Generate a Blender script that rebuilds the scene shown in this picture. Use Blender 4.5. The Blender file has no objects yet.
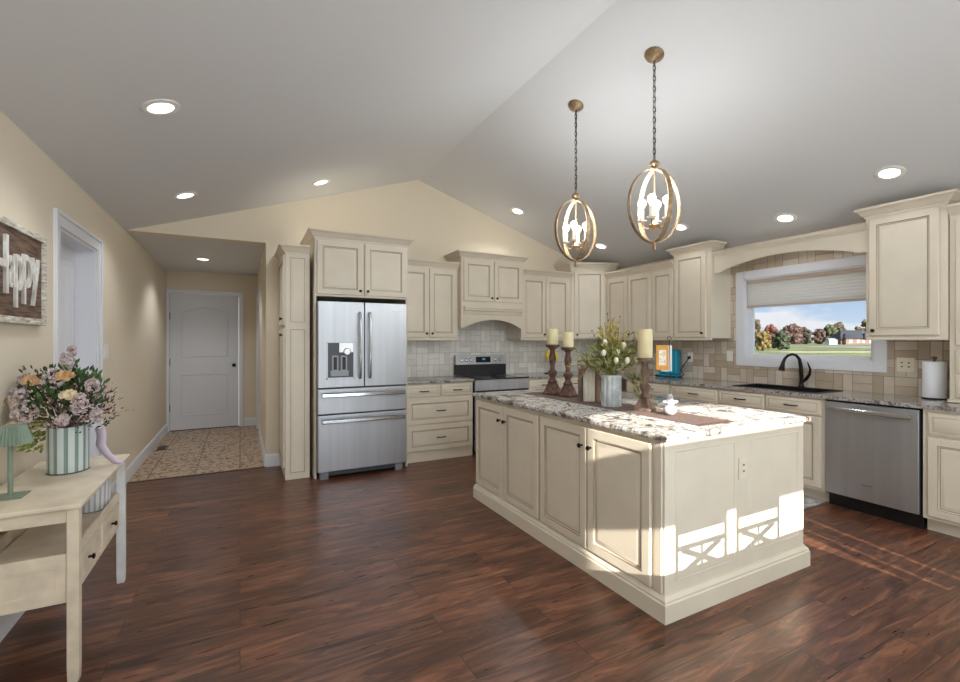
import bpy, math, random
from mathutils import Vector, Matrix
random.seed(7)
PI = math.pi
SC = bpy.context.scene
COL = SC.collection

# ------------------------------------------------------------------ camera
YAW = math.atan2(240, 458)                 # room's long axis sits left of the view axis
cam = bpy.data.cameras.new('camera')
cam.sensor_width = 36.0
cam.lens = 458 / 960 * 36.0
cam.clip_end = 2000; cam.clip_start = 0.02
camo = bpy.data.objects.new('camera', cam)
COL.objects.link(camo)
camo.location = (0, 0, 1.37)
camo.rotation_euler = (PI / 2, 0, -YAW)
SC.camera = camo

# ------------------------------------------------------------------ light and exposure
SC.view_settings.view_transform = 'Standard'
SC.view_settings.look = 'None'
SC.view_settings.gamma = 1
SC.view_settings.use_curve_mapping = False
SC.view_settings.exposure = 0.17
SC.cycles.use_denoising = True
SC.cycles.max_bounces = 10
SC.cycles.diffuse_bounces = 6
SC.cycles.sample_clamp_indirect = 8
SC.cycles.blur_glossy = 0.1

def s2l(c):
    return tuple(((x / 255) / 12.92 if x / 255 <= .04045 else ((x / 255 + .055) / 1.055) ** 2.4) for x in c)
def rgba(c): return (*s2l(c), 1)

world = bpy.data.worlds.new('sky'); SC.world = world
world.use_nodes = True
nt = world.node_tree; N = nt.nodes; L = nt.links
N.clear()
wo = N.new('ShaderNodeOutputWorld'); bg = N.new('ShaderNodeBackground')
tc = N.new('ShaderNodeTexCoord'); sep = N.new('ShaderNodeSeparateXYZ')
L.new(tc.outputs['Generated'], sep.inputs[0])
gr = N.new('ShaderNodeValToRGB'); L.new(sep.outputs['Z'], gr.inputs[0])
gr.color_ramp.elements[0].position = 0.0; gr.color_ramp.elements[0].color = rgba((205, 222, 238))
gr.color_ramp.elements[1].position = 0.16; gr.color_ramp.elements[1].color = rgba((112, 160, 214))
mp = N.new('ShaderNodeMapping'); mp.inputs['Scale'].default_value = (9, 9, 34)
mp.inputs['Location'].default_value = (0.35, 2.1, 0.4)
L.new(tc.outputs['Generated'], mp.inputs[0])
no = N.new('ShaderNodeTexNoise'); no.inputs['Scale'].default_value = 1.0; no.inputs['Detail'].default_value = 6
L.new(mp.outputs[0], no.inputs[0])
cr = N.new('ShaderNodeValToRGB'); L.new(no.outputs['Fac'], cr.inputs[0])
cr.color_ramp.elements[0].position = .44; cr.color_ramp.elements[1].position = .58
mx = N.new('ShaderNodeMixRGB'); L.new(cr.outputs[0], mx.inputs[0]); L.new(gr.outputs[0], mx.inputs[1])
mx.inputs[2].default_value = rgba((228, 232, 238))
L.new(mx.outputs[0], bg.inputs[0]); bg.inputs[1].default_value = 1.0
L.new(bg.outputs[0], wo.inputs[0])

sun = bpy.data.lights.new('sun', 'SUN'); sun.energy = 13; sun.angle = math.radians(.3); sun.color = (1, .95, .86)
suno = bpy.data.objects.new('sun', sun); COL.objects.link(suno)
suno.rotation_euler = Vector((.22, 1.0, -.372)).to_track_quat('-Z', 'Y').to_euler()

def area(name, loc, to, sx, sy, e, col=(1, 1, 1)):
    l = bpy.data.lights.new(name, 'AREA'); l.shape = 'RECTANGLE'; l.size = sx; l.size_y = sy; l.energy = e; l.color = col
    o = bpy.data.objects.new(name, l); COL.objects.link(o); o.location = loc
    o.rotation_euler = (Vector(to) - Vector(loc)).to_track_quat('-Z', 'Y').to_euler()
    return o
area('rear_window_daylight', (1.6, -2.85, 1.7), (1.6, 3, 1.2), 5.0, 2.2, 20, (.80, .91, 1))
area('great_room_fill', (4.8, -1.3, 1.6), (-1.0, 2.6, 1.2), 2.6, 1.8, 32, (.80, .91, 1))  # added side fill to lift the left wall, no window stands there
area('floor_bounce_fill', (2.2, -1.5, .12), (2.7, -.9, 3.0), 4.5, 2.4, 165, (.82, .92, 1))  # added uplight imitating floor bounce, brightens the ceiling
area('rear_fill', (1.0, -1.9, 2.9), (1.4, 2.2, 0.4), 3.0, 1.0, 40, (.82, .92, 1))  # added soft fill from behind the viewer, not an actual lamp
area('overhead_fill', (1.6, -.1, 3.05), (1.7, 1.6, 0), 2.6, 1.4, 28, (.84, .93, 1))  # added overhead fill for floor and refrigerator wall, no chandelier hangs here

# ------------------------------------------------------------------ materials
def mat(name, col, rough=.5, metal=0, bump=0, bscale=60, var=0, vscale=8, spec=.5, emit=None, estr=0, vstretch=(1, 1, 1), coat=0, bstretch=None):
    m = bpy.data.materials.new(name); m.use_nodes = True
    n = m.node_tree.nodes; l = m.node_tree.links; b = n['Principled BSDF']
    b.inputs['Base Color'].default_value = rgba(col); b.inputs['Roughness'].default_value = rough
    b.inputs['Metallic'].default_value = metal; b.inputs['Specular IOR Level'].default_value = spec
    b.inputs['Coat Weight'].default_value = coat
    t = n.new('ShaderNodeTexCoord')
    if var:
        mpp = n.new('ShaderNodeMapping'); mpp.inputs['Scale'].default_value = vstretch; l.new(t.outputs['Object'], mpp.inputs[0])
        q = n.new('ShaderNodeTexNoise'); q.inputs['Scale'].default_value = vscale; q.inputs['Detail'].default_value = 5
        l.new(mpp.outputs[0], q.inputs[0])
        r = n.new('ShaderNodeValToRGB'); l.new(q.outputs['Fac'], r.inputs[0])
        r.color_ramp.elements[0].position = .3; r.color_ramp.elements[1].position = .7
        r.color_ramp.elements[0].color = rgba(tuple(max(0, c * (1 - var)) for c in col))
        r.color_ramp.elements[1].color = rgba(tuple(min(255, c * (1 + var)) for c in col))
        l.new(r.outputs[0], b.inputs['Base Color'])
    if bump:
        mpb = n.new('ShaderNodeMapping'); mpb.inputs['Scale'].default_value = bstretch or (1, 1, 1); l.new(t.outputs['Object'], mpb.inputs[0])
        q = n.new('ShaderNodeTexNoise'); q.inputs['Scale'].default_value = bscale; q.inputs['Detail'].default_value = 3
        l.new(mpb.outputs[0], q.inputs[0])
        bn = n.new('ShaderNodeBump'); bn.inputs['Strength'].default_value = bump; bn.inputs['Distance'].default_value = .002
        l.new(q.outputs['Fac'], bn.inputs['Height']); l.new(bn.outputs[0], b.inputs['Normal'])
    if emit:
        b.inputs['Emission Color'].default_value = rgba(emit); b.inputs['Emission Strength'].default_value = estr
    return m

M = {}
M['cream'] = mat('cream_glazed_paint', (217, 206, 187), .42, var=.015, vscale=5)
M['glaze'] = mat('brown_glaze', (158, 142, 118), .5)
M['wall'] = mat('warm_beige_wall_paint', (222, 210, 189), .85, bump=.1, bscale=220)
M['ceil'] = mat('white_ceiling_paint', (214, 214, 214), .9, bump=.12, bscale=160)
M['trim'] = mat('white_trim_paint', (222, 223, 228), .4)
M['door'] = mat('white_door_paint', (216, 217, 222), .45)
M['bronze'] = mat('dark_bronze', (44, 34, 30), .35, .8)
M['black'] = mat('black_plastic', (18, 18, 20), .4)
M['blackglass'] = mat('black_glass', (10, 11, 14), .06, coat=1)
M['steel'] = mat('brushed_steel', (180, 182, 186), .36, .8, bump=.12, bscale=8, bstretch=(60, 60, .6), var=.03, vscale=2, vstretch=(8, 8, .3))
M['steelh'] = mat('polished_steel', (205, 207, 210), .18, 1)
M['darksteel'] = mat('grey_appliance_side', (70, 72, 76), .45, .4)
M['gold'] = mat('antique_gold', (150, 126, 96), .42, .6, var=.18, vscale=30)
M['candlewhite'] = mat('white_candle_sleeve', (235, 232, 225), .5)
M['bulb'] = mat('lit_bulb', (255, 240, 215), .3, emit=(255, 232, 200), estr=3.2)
M['can'] = mat('lit_led_disc', (255, 250, 240), .4, emit=(255, 250, 242), estr=4)
M['plate'] = mat('white_switch_plate', (232, 230, 224), .4)
M['almond'] = mat('almond_outlet_plate', (222, 212, 190), .4)
M['tablecream'] = mat('worn_cream_table_paint', (220, 206, 184), .5, var=.05, vscale=12)
M['tablewhite'] = mat('whitewashed_table_paint', (222, 222, 220), .5, var=.05, vscale=12)
M['brownworn'] = mat('worn_brown_wood', (96, 70, 58), .7, var=.35, vscale=25, bump=.5, bscale=60)
M['driftwood'] = mat('rough_driftwood', (118, 98, 82), .8, var=.35, vscale=22, vstretch=(1, 1, .2), bump=.6, bscale=50)
M['burlap'] = mat('burlap_ribbon', (150, 122, 98), .95, bump=.6, bscale=300, var=.15, vscale=40)
M['birch'] = mat('whitewashed_board', (226, 220, 208), .7, var=.12, vscale=20, vstretch=(2, 2, .3))
M['wax'] = mat('ivory_candle_wax', (222, 210, 168), .45)
M['wax'].node_tree.nodes['Principled BSDF'].inputs['Subsurface Weight'].default_value = .2
M['galv'] = mat('pale_blue_galvanised_metal', (190, 198, 200), .4, .3, var=.12, vscale=14)
M['white'] = mat('white_ceramic', (186, 186, 190), .35)
M['paper'] = mat('white_paper_towel', (232, 234, 238), .95, bump=.5, bscale=180)
M['teal'] = mat('teal_plastic', (8, 140, 170), .35)
M['yellow'] = mat('banana_skin', (236, 200, 44), .5, var=.08, vscale=30)
M['orange'] = mat('mustard_frame', (196, 138, 48), .5)
M['card'] = mat('white_card', (214, 212, 208), .7)
M['cardpic'] = mat('beige_card_picture', (214, 200, 176), .7, var=.2, vscale=60)
M['pink'] = mat('pink_plastic', (222, 160, 162), .5)
M['lamp'] = mat('sage_green_metal', (126, 142, 124), .45)
M['lilac'] = mat('lilac_ribbon', (206, 190, 208), .6)
M['shadefab'] = mat('white_cellular_shade', (240, 238, 238), .9)
_n = M['shadefab'].node_tree; _t = _n.nodes.new('ShaderNodeBsdfTranslucent'); _t.inputs[0].default_value = rgba((250, 244, 240)); _x = _n.nodes.new('ShaderNodeMixShader'); _x.inputs[0].default_value = .6
_n.links.new(_n.nodes['Principled BSDF'].outputs[0], _x.inputs[1]); _n.links.new(_t.outputs[0], _x.inputs[2]); _n.links.new(_x.outputs[0], _n.nodes['Material Output'].inputs[0])
M['shaderail'] = mat('beige_shade_rail', (196, 178, 160), .5)
M['rose'] = mat('peach_rose_petals', (216, 178, 132), .7, var=.12, vscale=60)
M['creamrose'] = mat('cream_rose_petals', (232, 214, 180), .7, var=.1, vscale=60)
M['hyd'] = mat('mauve_stock_petals', (214, 198, 196), .75, var=.12, vscale=70)
M['berry'] = mat('pink_berries', (196, 150, 150), .6)
M['tulip'] = mat('white_tulip_petals', (238, 234, 214), .55)
M['bud'] = mat('yellow_green_buds', (178, 164, 92), .7, var=.2, vscale=40)
M['twig'] = mat('dry_brown_twig', (112, 92, 70), .8)
M['brick'] = mat('house_brick', (118, 96, 86), .9)
M['roof'] = mat('slate_roof', (44, 48, 58), .8)
M['housewhite'] = mat('white_siding', (190, 190, 190), .8)
M['asphalt'] = mat('grey_asphalt', (140, 140, 142), .9)
M['gravel'] = mat('pale_gravel', (186, 176, 150), .9)
M['trunk'] = mat('tree_bark', (84, 68, 56), .9)
M['weatherwood'] = None
M['led'] = mat('blue_display', (20, 40, 60), .2, emit=(60, 150, 200), estr=.6)
M['chairwood'] = mat('dark_chair_wood', (90, 66, 50), .5)

def foliage_mat(name, a, b, scale=50):
    m = bpy.data.materials.new(name); m.use_nodes = True
    n = m.node_tree.nodes; l = m.node_tree.links; p = n['Principled BSDF']; p.inputs['Roughness'].default_value = .65
    t = n.new('ShaderNodeTexCoord'); q = n.new('ShaderNodeTexNoise'); q.inputs['Scale'].default_value = scale; q.inputs['Detail'].default_value = 4
    l.new(t.outputs['Object'], q.inputs[0]); r = n.new('ShaderNodeValToRGB'); l.new(q.outputs['Fac'], r.inputs[0])
    r.color_ramp.elements[0].position = .38; r.color_ramp.elements[1].position = .62
    r.color_ramp.elements[0].color = rgba(a); r.color_ramp.elements[1].color = rgba(b)
    l.new(r.outputs[0], p.inputs['Base Color'])
    return m
M['leafgreen'] = foliage_mat('bouquet_leaves', (38, 66, 34), (96, 122, 66), 30)
M['leafdark'] = foliage_mat('dark_filler_leaves', (54, 50, 46), (88, 82, 66), 30)
M['leaflime'] = foliage_mat('lime_filler_leaves', (104, 124, 52), (168, 176, 96), 30)
M['leafolive'] = foliage_mat('olive_leaves', (84, 96, 50), (172, 172, 100), 30)

def floor_mat():
    m = bpy.data.materials.new('handscraped_brown_hardwood'); m.use_nodes = True
    n = m.node_tree.nodes; l = m.node_tree.links; p = n['Principled BSDF']
    t = n.new('ShaderNodeTexCoord')
    b = n.new('ShaderNodeTexBrick'); l.new(t.outputs['Object'], b.inputs[0])
    b.offset = .37; b.offset_frequency = 2; b.squash = 1.0
    b.inputs['Scale'].default_value = 1; b.inputs['Brick Width'].default_value = 1.35; b.inputs['Row Height'].default_value = .165
    b.inputs['Mortar Size'].default_value = .0018; b.inputs['Mortar Smooth'].default_value = .2
    b.inputs['Color1'].default_value = (0, 0, 0, 1); b.inputs['Color2'].default_value = (1, 1, 1, 1); b.inputs['Mortar'].default_value = (.5, .5, .5, 1)
    mp1 = n.new('ShaderNodeMapping'); mp1.inputs['Scale'].default_value = (1.5, 11, 1); l.new(t.outputs['Object'], mp1.inputs[0])
    # shift the grain plank by plank
    ad = n.new('ShaderNodeVectorMath'); ad.operation = 'MULTIPLY_ADD'; ad.inputs[1].default_value = (7, 3, 5)
    l.new(b.outputs['Color'], ad.inputs[0]); l.new(mp1.outputs[0], ad.inputs[2])
    g = n.new('ShaderNodeTexNoise'); g.inputs['Scale'].default_value = 1.6; g.inputs['Detail'].default_value = 9; g.inputs['Roughness'].default_value = .62
    g.inputs['Distortion'].default_value = 1.1
    l.new(ad.outputs[0], g.inputs[0])
    r = n.new('ShaderNodeValToRGB'); l.new(g.outputs['Fac'], r.inputs[0])
    e = r.color_ramp.elements; e[0].position = .30; e[0].color = rgba((50, 29, 21)); e[1].position = .72; e[1].color = rgba((148, 98, 70))
    k = e.new(.5); k.color = rgba((98, 61, 44))
    hs = n.new('ShaderNodeHueSaturation'); l.new(r.outputs[0], hs.inputs['Color'])
    mr = n.new('ShaderNodeMapRange'); l.new(b.outputs['Color'], mr.inputs[0]); mr.inputs[3].default_value = .72; mr.inputs[4].default_value = 1.22
    l.new(mr.outputs[0], hs.inputs['Value'])
    mm = n.new('ShaderNodeMixRGB'); l.new(b.outputs['Fac'], mm.inputs[0]); l.new(hs.outputs[0], mm.inputs[1]); mm.inputs[2].default_value = rgba((34, 20, 16))
    l.new(mm.outputs[0], p.inputs['Base Color'])
    g2 = n.new('ShaderNodeTexNoise'); g2.inputs['Scale'].default_value = 3; g2.inputs['Detail'].default_value = 5; l.new(mp1.outputs[0], g2.inputs[0])
    rr = n.new('ShaderNodeMapRange'); l.new(g2.outputs['Fac'], rr.inputs[0]); rr.inputs[3].default_value = .20; rr.inputs[4].default_value = .42
    l.new(rr.outputs[0], p.inputs['Roughness'])
    bm_ = n.new('ShaderNodeBump'); bm_.inputs['Strength'].default_value = .35; bm_.inputs['Distance'].default_value = .004
    sb = n.new('ShaderNodeMath'); sb.operation = 'SUBTRACT'; l.new(g.outputs['Fac'], sb.inputs[0]); l.new(b.outputs['Fac'], sb.inputs[1])
    l.new(sb.outputs[0], bm_.inputs['Height']); l.new(bm_.outputs[0], p.inputs['Normal'])
    p.inputs['Specular IOR Level'].default_value = .5
    return m
M['floor'] = floor_mat()

def granite_mat(name, cols, scale, warp=1.6):
    m = bpy.data.materials.new(name); m.use_nodes = True
    n = m.node_tree.nodes; l = m.node_tree.links; p = n['Principled BSDF']; p.inputs['Roughness'].default_value = .12
    t = n.new('ShaderNodeTexCoord'); q = n.new('ShaderNodeTexNoise'); l.new(t.outputs['Object'], q.inputs[0])
    q.inputs['Scale'].default_value = scale; q.inputs['Detail'].default_value = 10; q.inputs['Roughness'].default_value = .68; q.inputs['Distortion'].default_value = warp
    r = n.new('ShaderNodeValToRGB'); l.new(q.outputs['Fac'], r.inputs[0])
    while len(r.color_ramp.elements) < len(cols): r.color_ramp.elements.new(.5)
    for e, (pos, c) in zip(r.color_ramp.elements, cols): e.position = pos; e.color = rgba(c)
    v = n.new('ShaderNodeTexNoise'); l.new(t.outputs['Object'], v.inputs[0]); v.inputs['Scale'].default_value = scale * 14; v.inputs['Detail'].default_value = 3
    r2 = n.new('ShaderNodeValToRGB'); l.new(v.outputs['Fac'], r2.inputs[0])
    r2.color_ramp.elements[0].position = .36; r2.color_ramp.elements[0].color = (.18, .17, .17, 1)
    r2.color_ramp.elements[1].position = .50; r2.color_ramp.elements[1].color = (1, 1, 1, 1)
    x = n.new('ShaderNodeMixRGB'); x.blend_type = 'MULTIPLY'; x.inputs[0].default_value = .75
    l.new(r.outputs[0], x.inputs[1]); l.new(r2.outputs[0], x.inputs[2]); l.new(x.outputs[0], p.inputs['Base Color'])
    return m
M['granite'] = granite_mat('grey_brown_granite', [(.30, (70, 66, 64)), (.42, (122, 116, 112)), (.5, (186, 180, 174)), (.58, (150, 142, 138)), (.68, (206, 202, 196))], 5)
M['granite_isl'] = granite_mat('white_grey_granite', [(.32, (70, 70, 74)), (.41, (124, 114, 106)), (.475, (196, 190, 182)), (.57, (212, 208, 202)), (.66, (116, 116, 122))], 4.2, 2.6)

def tile_mat(name, axis, c1, c2, mort):
    m = bpy.data.materials.new(name); m.use_nodes = True
    n = m.node_tree.nodes; l = m.node_tree.links; p = n['Principled BSDF']; p.inputs['Roughness'].default_value = .28
    t = n.new('ShaderNodeTexCoord'); s = n.new('ShaderNodeSeparateXYZ'); l.new(t.outputs['Object'], s.inputs[0])
    c = n.new('ShaderNodeCombineXYZ'); l.new(s.outputs['X' if axis == 'x' else 'Y'], c.inputs[0]); l.new(s.outputs['Z'], c.inputs[1])
    c.inputs[2].default_value = .05
    ck = n.new('ShaderNodeTexChecker'); l.new(c.outputs[0], ck.inputs[0]); ck.inputs['Scale'].default_value = 1 / .152
    ck.inputs['Color1'].default_value = (0, 0, 0, 1); ck.inputs['Color2'].default_value = (1, 1, 1, 1)
    bs = []
    for w, h in ((.152, .076), (.076, .152)):
        b = n.new('ShaderNodeTexBrick'); b.offset = 0; l.new(c.outputs[0], b.inputs[0]); b.inputs['Scale'].default_value = 1
        b.inputs['Brick Width'].default_value = w; b.inputs['Row Height'].default_value = h; b.inputs['Mortar Size'].default_value = .0028
        b.inputs['Mortar Smooth'].default_value = .3
        b.inputs['Color1'].default_value = rgba(c1); b.inputs['Color2'].default_value = rgba(c2); b.inputs['Mortar'].default_value = rgba(mort); bs.append(b)
    x = n.new('ShaderNodeMixRGB'); l.new(ck.outputs['Color'], x.inputs[0]); l.new(bs[0].outputs['Color'], x.inputs[1]); l.new(bs[1].outputs['Color'], x.inputs[2])
    xf = n.new('ShaderNodeMixRGB'); l.new(ck.outputs['Color'], xf.inputs[0]); l.new(bs[0].outputs['Fac'], xf.inputs[1]); l.new(bs[1].outputs['Fac'], xf.inputs[2])
    q = n.new('ShaderNodeTexNoise'); q.inputs['Scale'].default_value = 14; l.new(t.outputs['Object'], q.inputs[0])
    hs = n.new('ShaderNodeHueSaturation'); l.new(x.outputs[0], hs.inputs['Color'])
    mr = n.new('ShaderNodeMapRange'); l.new(q.outputs['Fac'], mr.inputs[0]); mr.inputs[3].default_value = .88; mr.inputs[4].default_value = 1.1; l.new(mr.outputs[0], hs.inputs['Value'])
    l.new(hs.outputs[0], p.inputs['Base Color'])
    bn = n.new('ShaderNodeBump'); bn.invert = True; bn.inputs['Strength'].default_value = .5; bn.inputs['Distance'].default_value = .002
    l.new(xf.outputs[0], bn.inputs['Height']); l.new(bn.outputs[0], p.inputs['Normal'])
    return m
M['tile_x'] = tile_mat('basketweave_stone_tile_long', 'x', (206, 202, 194), (226, 223, 216), (172, 166, 156))
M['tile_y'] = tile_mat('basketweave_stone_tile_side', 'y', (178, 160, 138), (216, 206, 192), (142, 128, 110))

def hall_tile():
    m = bpy.data.materials.new('patterned_hall_tile'); m.use_nodes = True
    n = m.node_tree.nodes; l = m.node_tree.links; p = n['Principled BSDF']; p.inputs['Roughness'].default_value = .4
    t = n.new('ShaderNodeTexCoord')
    b = n.new('ShaderNodeTexBrick'); b.offset = 0; l.new(t.outputs['Object'], b.inputs[0]); b.inputs['Scale'].default_value = 1
    b.inputs['Brick Width'].default_value = .41; b.inputs['Row Height'].default_value = .41; b.inputs['Mortar Size'].default_value = .006
    v = n.new('ShaderNodeTexVoronoi'); v.feature = 'DISTANCE_TO_EDGE'; v.inputs['Scale'].default_value = 13; l.new(t.outputs['Object'], v.inputs[0])
    w = n.new('ShaderNodeTexNoise'); w.inputs['Scale'].default_value = 16; w.inputs['Distortion'].default_value = 2; l.new(t.outputs['Object'], w.inputs[0])
    r = n.new('ShaderNodeValToRGB'); l.new(v.outputs['Distance'], r.inputs[0])
    r.color_ramp.elements[0].position = .10; r.color_ramp.elements[0].color = rgba((190, 168, 142)); r.color_ramp.elements[1].position = .17; r.color_ramp.elements[1].color = rgba((112, 78, 58))
    r2 = n.new('ShaderNodeValToRGB'); l.new(w.outputs['Fac'], r2.inputs[0]); r2.color_ramp.elements[0].position = .50; r2.color_ramp.elements[1].position = .58
    x = n.new('ShaderNodeMixRGB'); l.new(r2.outputs[0], x.inputs[0]); l.new(r.outputs[0], x.inputs[1]); x.inputs[2].default_value = rgba((194, 170, 146))
    y = n.new('ShaderNodeMixRGB'); l.new(b.outputs['Fac'], y.inputs[0]); l.new(x.outputs[0], y.inputs[1]); y.inputs[2].default_value = rgba((112, 88, 72))
    l.new(y.outputs[0], p.inputs['Base Color'])
    return m
M['halltile'] = hall_tile()

def wave_mat(name, a, b, scale, axis='X', rough=.6, hard=(.45, .55)):
    m = bpy.data.materials.new(name); m.use_nodes = True
    n = m.node_tree.nodes; l = m.node_tree.links; p = n['Principled BSDF']; p.inputs['Roughness'].default_value = rough
    t = n.new('ShaderNodeTexCoord'); w = n.new('ShaderNodeTexWave'); w.bands_direction = axis; w.inputs['Scale'].default_value = scale
    l.new(t.outputs['Object'], w.inputs[0]); r = n.new('ShaderNodeValToRGB'); l.new(w.outputs['Fac'], r.inputs[0])
    r.color_ramp.elements[0].position = hard[0]; r.color_ramp.elements[0].color = rgba(a); r.color_ramp.elements[1].position = hard[1]; r.color_ramp.elements[1].color = rgba(b)
    l.new(r.outputs[0], p.inputs['Base Color'])
    return m

def grain_mat(name, a, b, stretch, scale=6, rough=.7, bump=.4, plank=None):
    m = bpy.data.materials.new(name); m.use_nodes = True
    n = m.node_tree.nodes; l = m.node_tree.links; p = n['Principled BSDF']; p.inputs['Roughness'].default_value = rough
    t = n.new('ShaderNodeTexCoord'); mm = n.new('ShaderNodeMapping'); mm.inputs['Scale'].default_value = stretch; l.new(t.outputs['Object'], mm.inputs[0])
    q = n.new('ShaderNodeTexNoise'); q.inputs['Scale'].default_value = scale; q.inputs['Detail'].default_value = 8; l.new(mm.outputs[0], q.inputs[0])
    r = n.new('ShaderNodeValToRGB'); l.new(q.outputs['Fac'], r.inputs[0]); r.color_ramp.elements[0].position = .35; r.color_ramp.elements[1].position = .65
    r.color_ramp.elements[0].color = rgba(a); r.color_ramp.elements[1].color = rgba(b)
    l.new(r.outputs[0], p.inputs['Base Color'])
    bn = n.new('ShaderNodeBump'); bn.inputs['Strength'].default_value = bump; bn.inputs['Distance'].default_value = .003
    l.new(q.outputs['Fac'], bn.inputs['Height']); l.new(bn.outputs[0], p.inputs['Normal'])
    return m
M['signwood'] = grain_mat('brown_sign_planks', (70, 54, 44), (128, 102, 84), (1, 1.2, 14))
M['signframe'] = grain_mat('distressed_white_frame', (158, 146, 130), (232, 228, 218), (2, 2, 14), 8)
M['letterwood'] = grain_mat('distressed_white_letters', (196, 190, 180), (240, 238, 232), (2, 14, 2), 6)
M['lawn'] = grain_mat('autumn_lawn', (98, 106, 58), (122, 130, 78), (1, 1, 1), .12, .95, 0)
M['runner'] = grain_mat('woven_brown_runner', (84, 66, 60), (132, 108, 98), (8, 60, 8), 6, .95)
M['mat'] = grain_mat('grey_patterned_mat', (140, 138, 136), (206, 204, 200), (1, 1, 1), 16, .95)
M['linen'] = wave_mat('ribbed_vase', (150, 168, 160), (222, 230, 234), 12)

def glass_mat():
    m = bpy.data.materials.new('window_glass'); m.use_nodes = True
    n = m.node_tree.nodes; l = m.node_tree.links; n.remove(n['Principled BSDF'])
    tr = n.new('ShaderNodeBsdfTransparent'); gl = n.new('ShaderNodeBsdfGlossy'); gl.inputs['Roughness'].default_value = .01
    x = n.new('ShaderNodeMixShader'); x.inputs[0].default_value = .04; l.new(tr.outputs[0], x.inputs[1]); l.new(gl.outputs[0], x.inputs[2])
    l.new(x.outputs[0], n['Material Output'].inputs[0])
    return m
M['glass'] = glass_mat()

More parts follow.
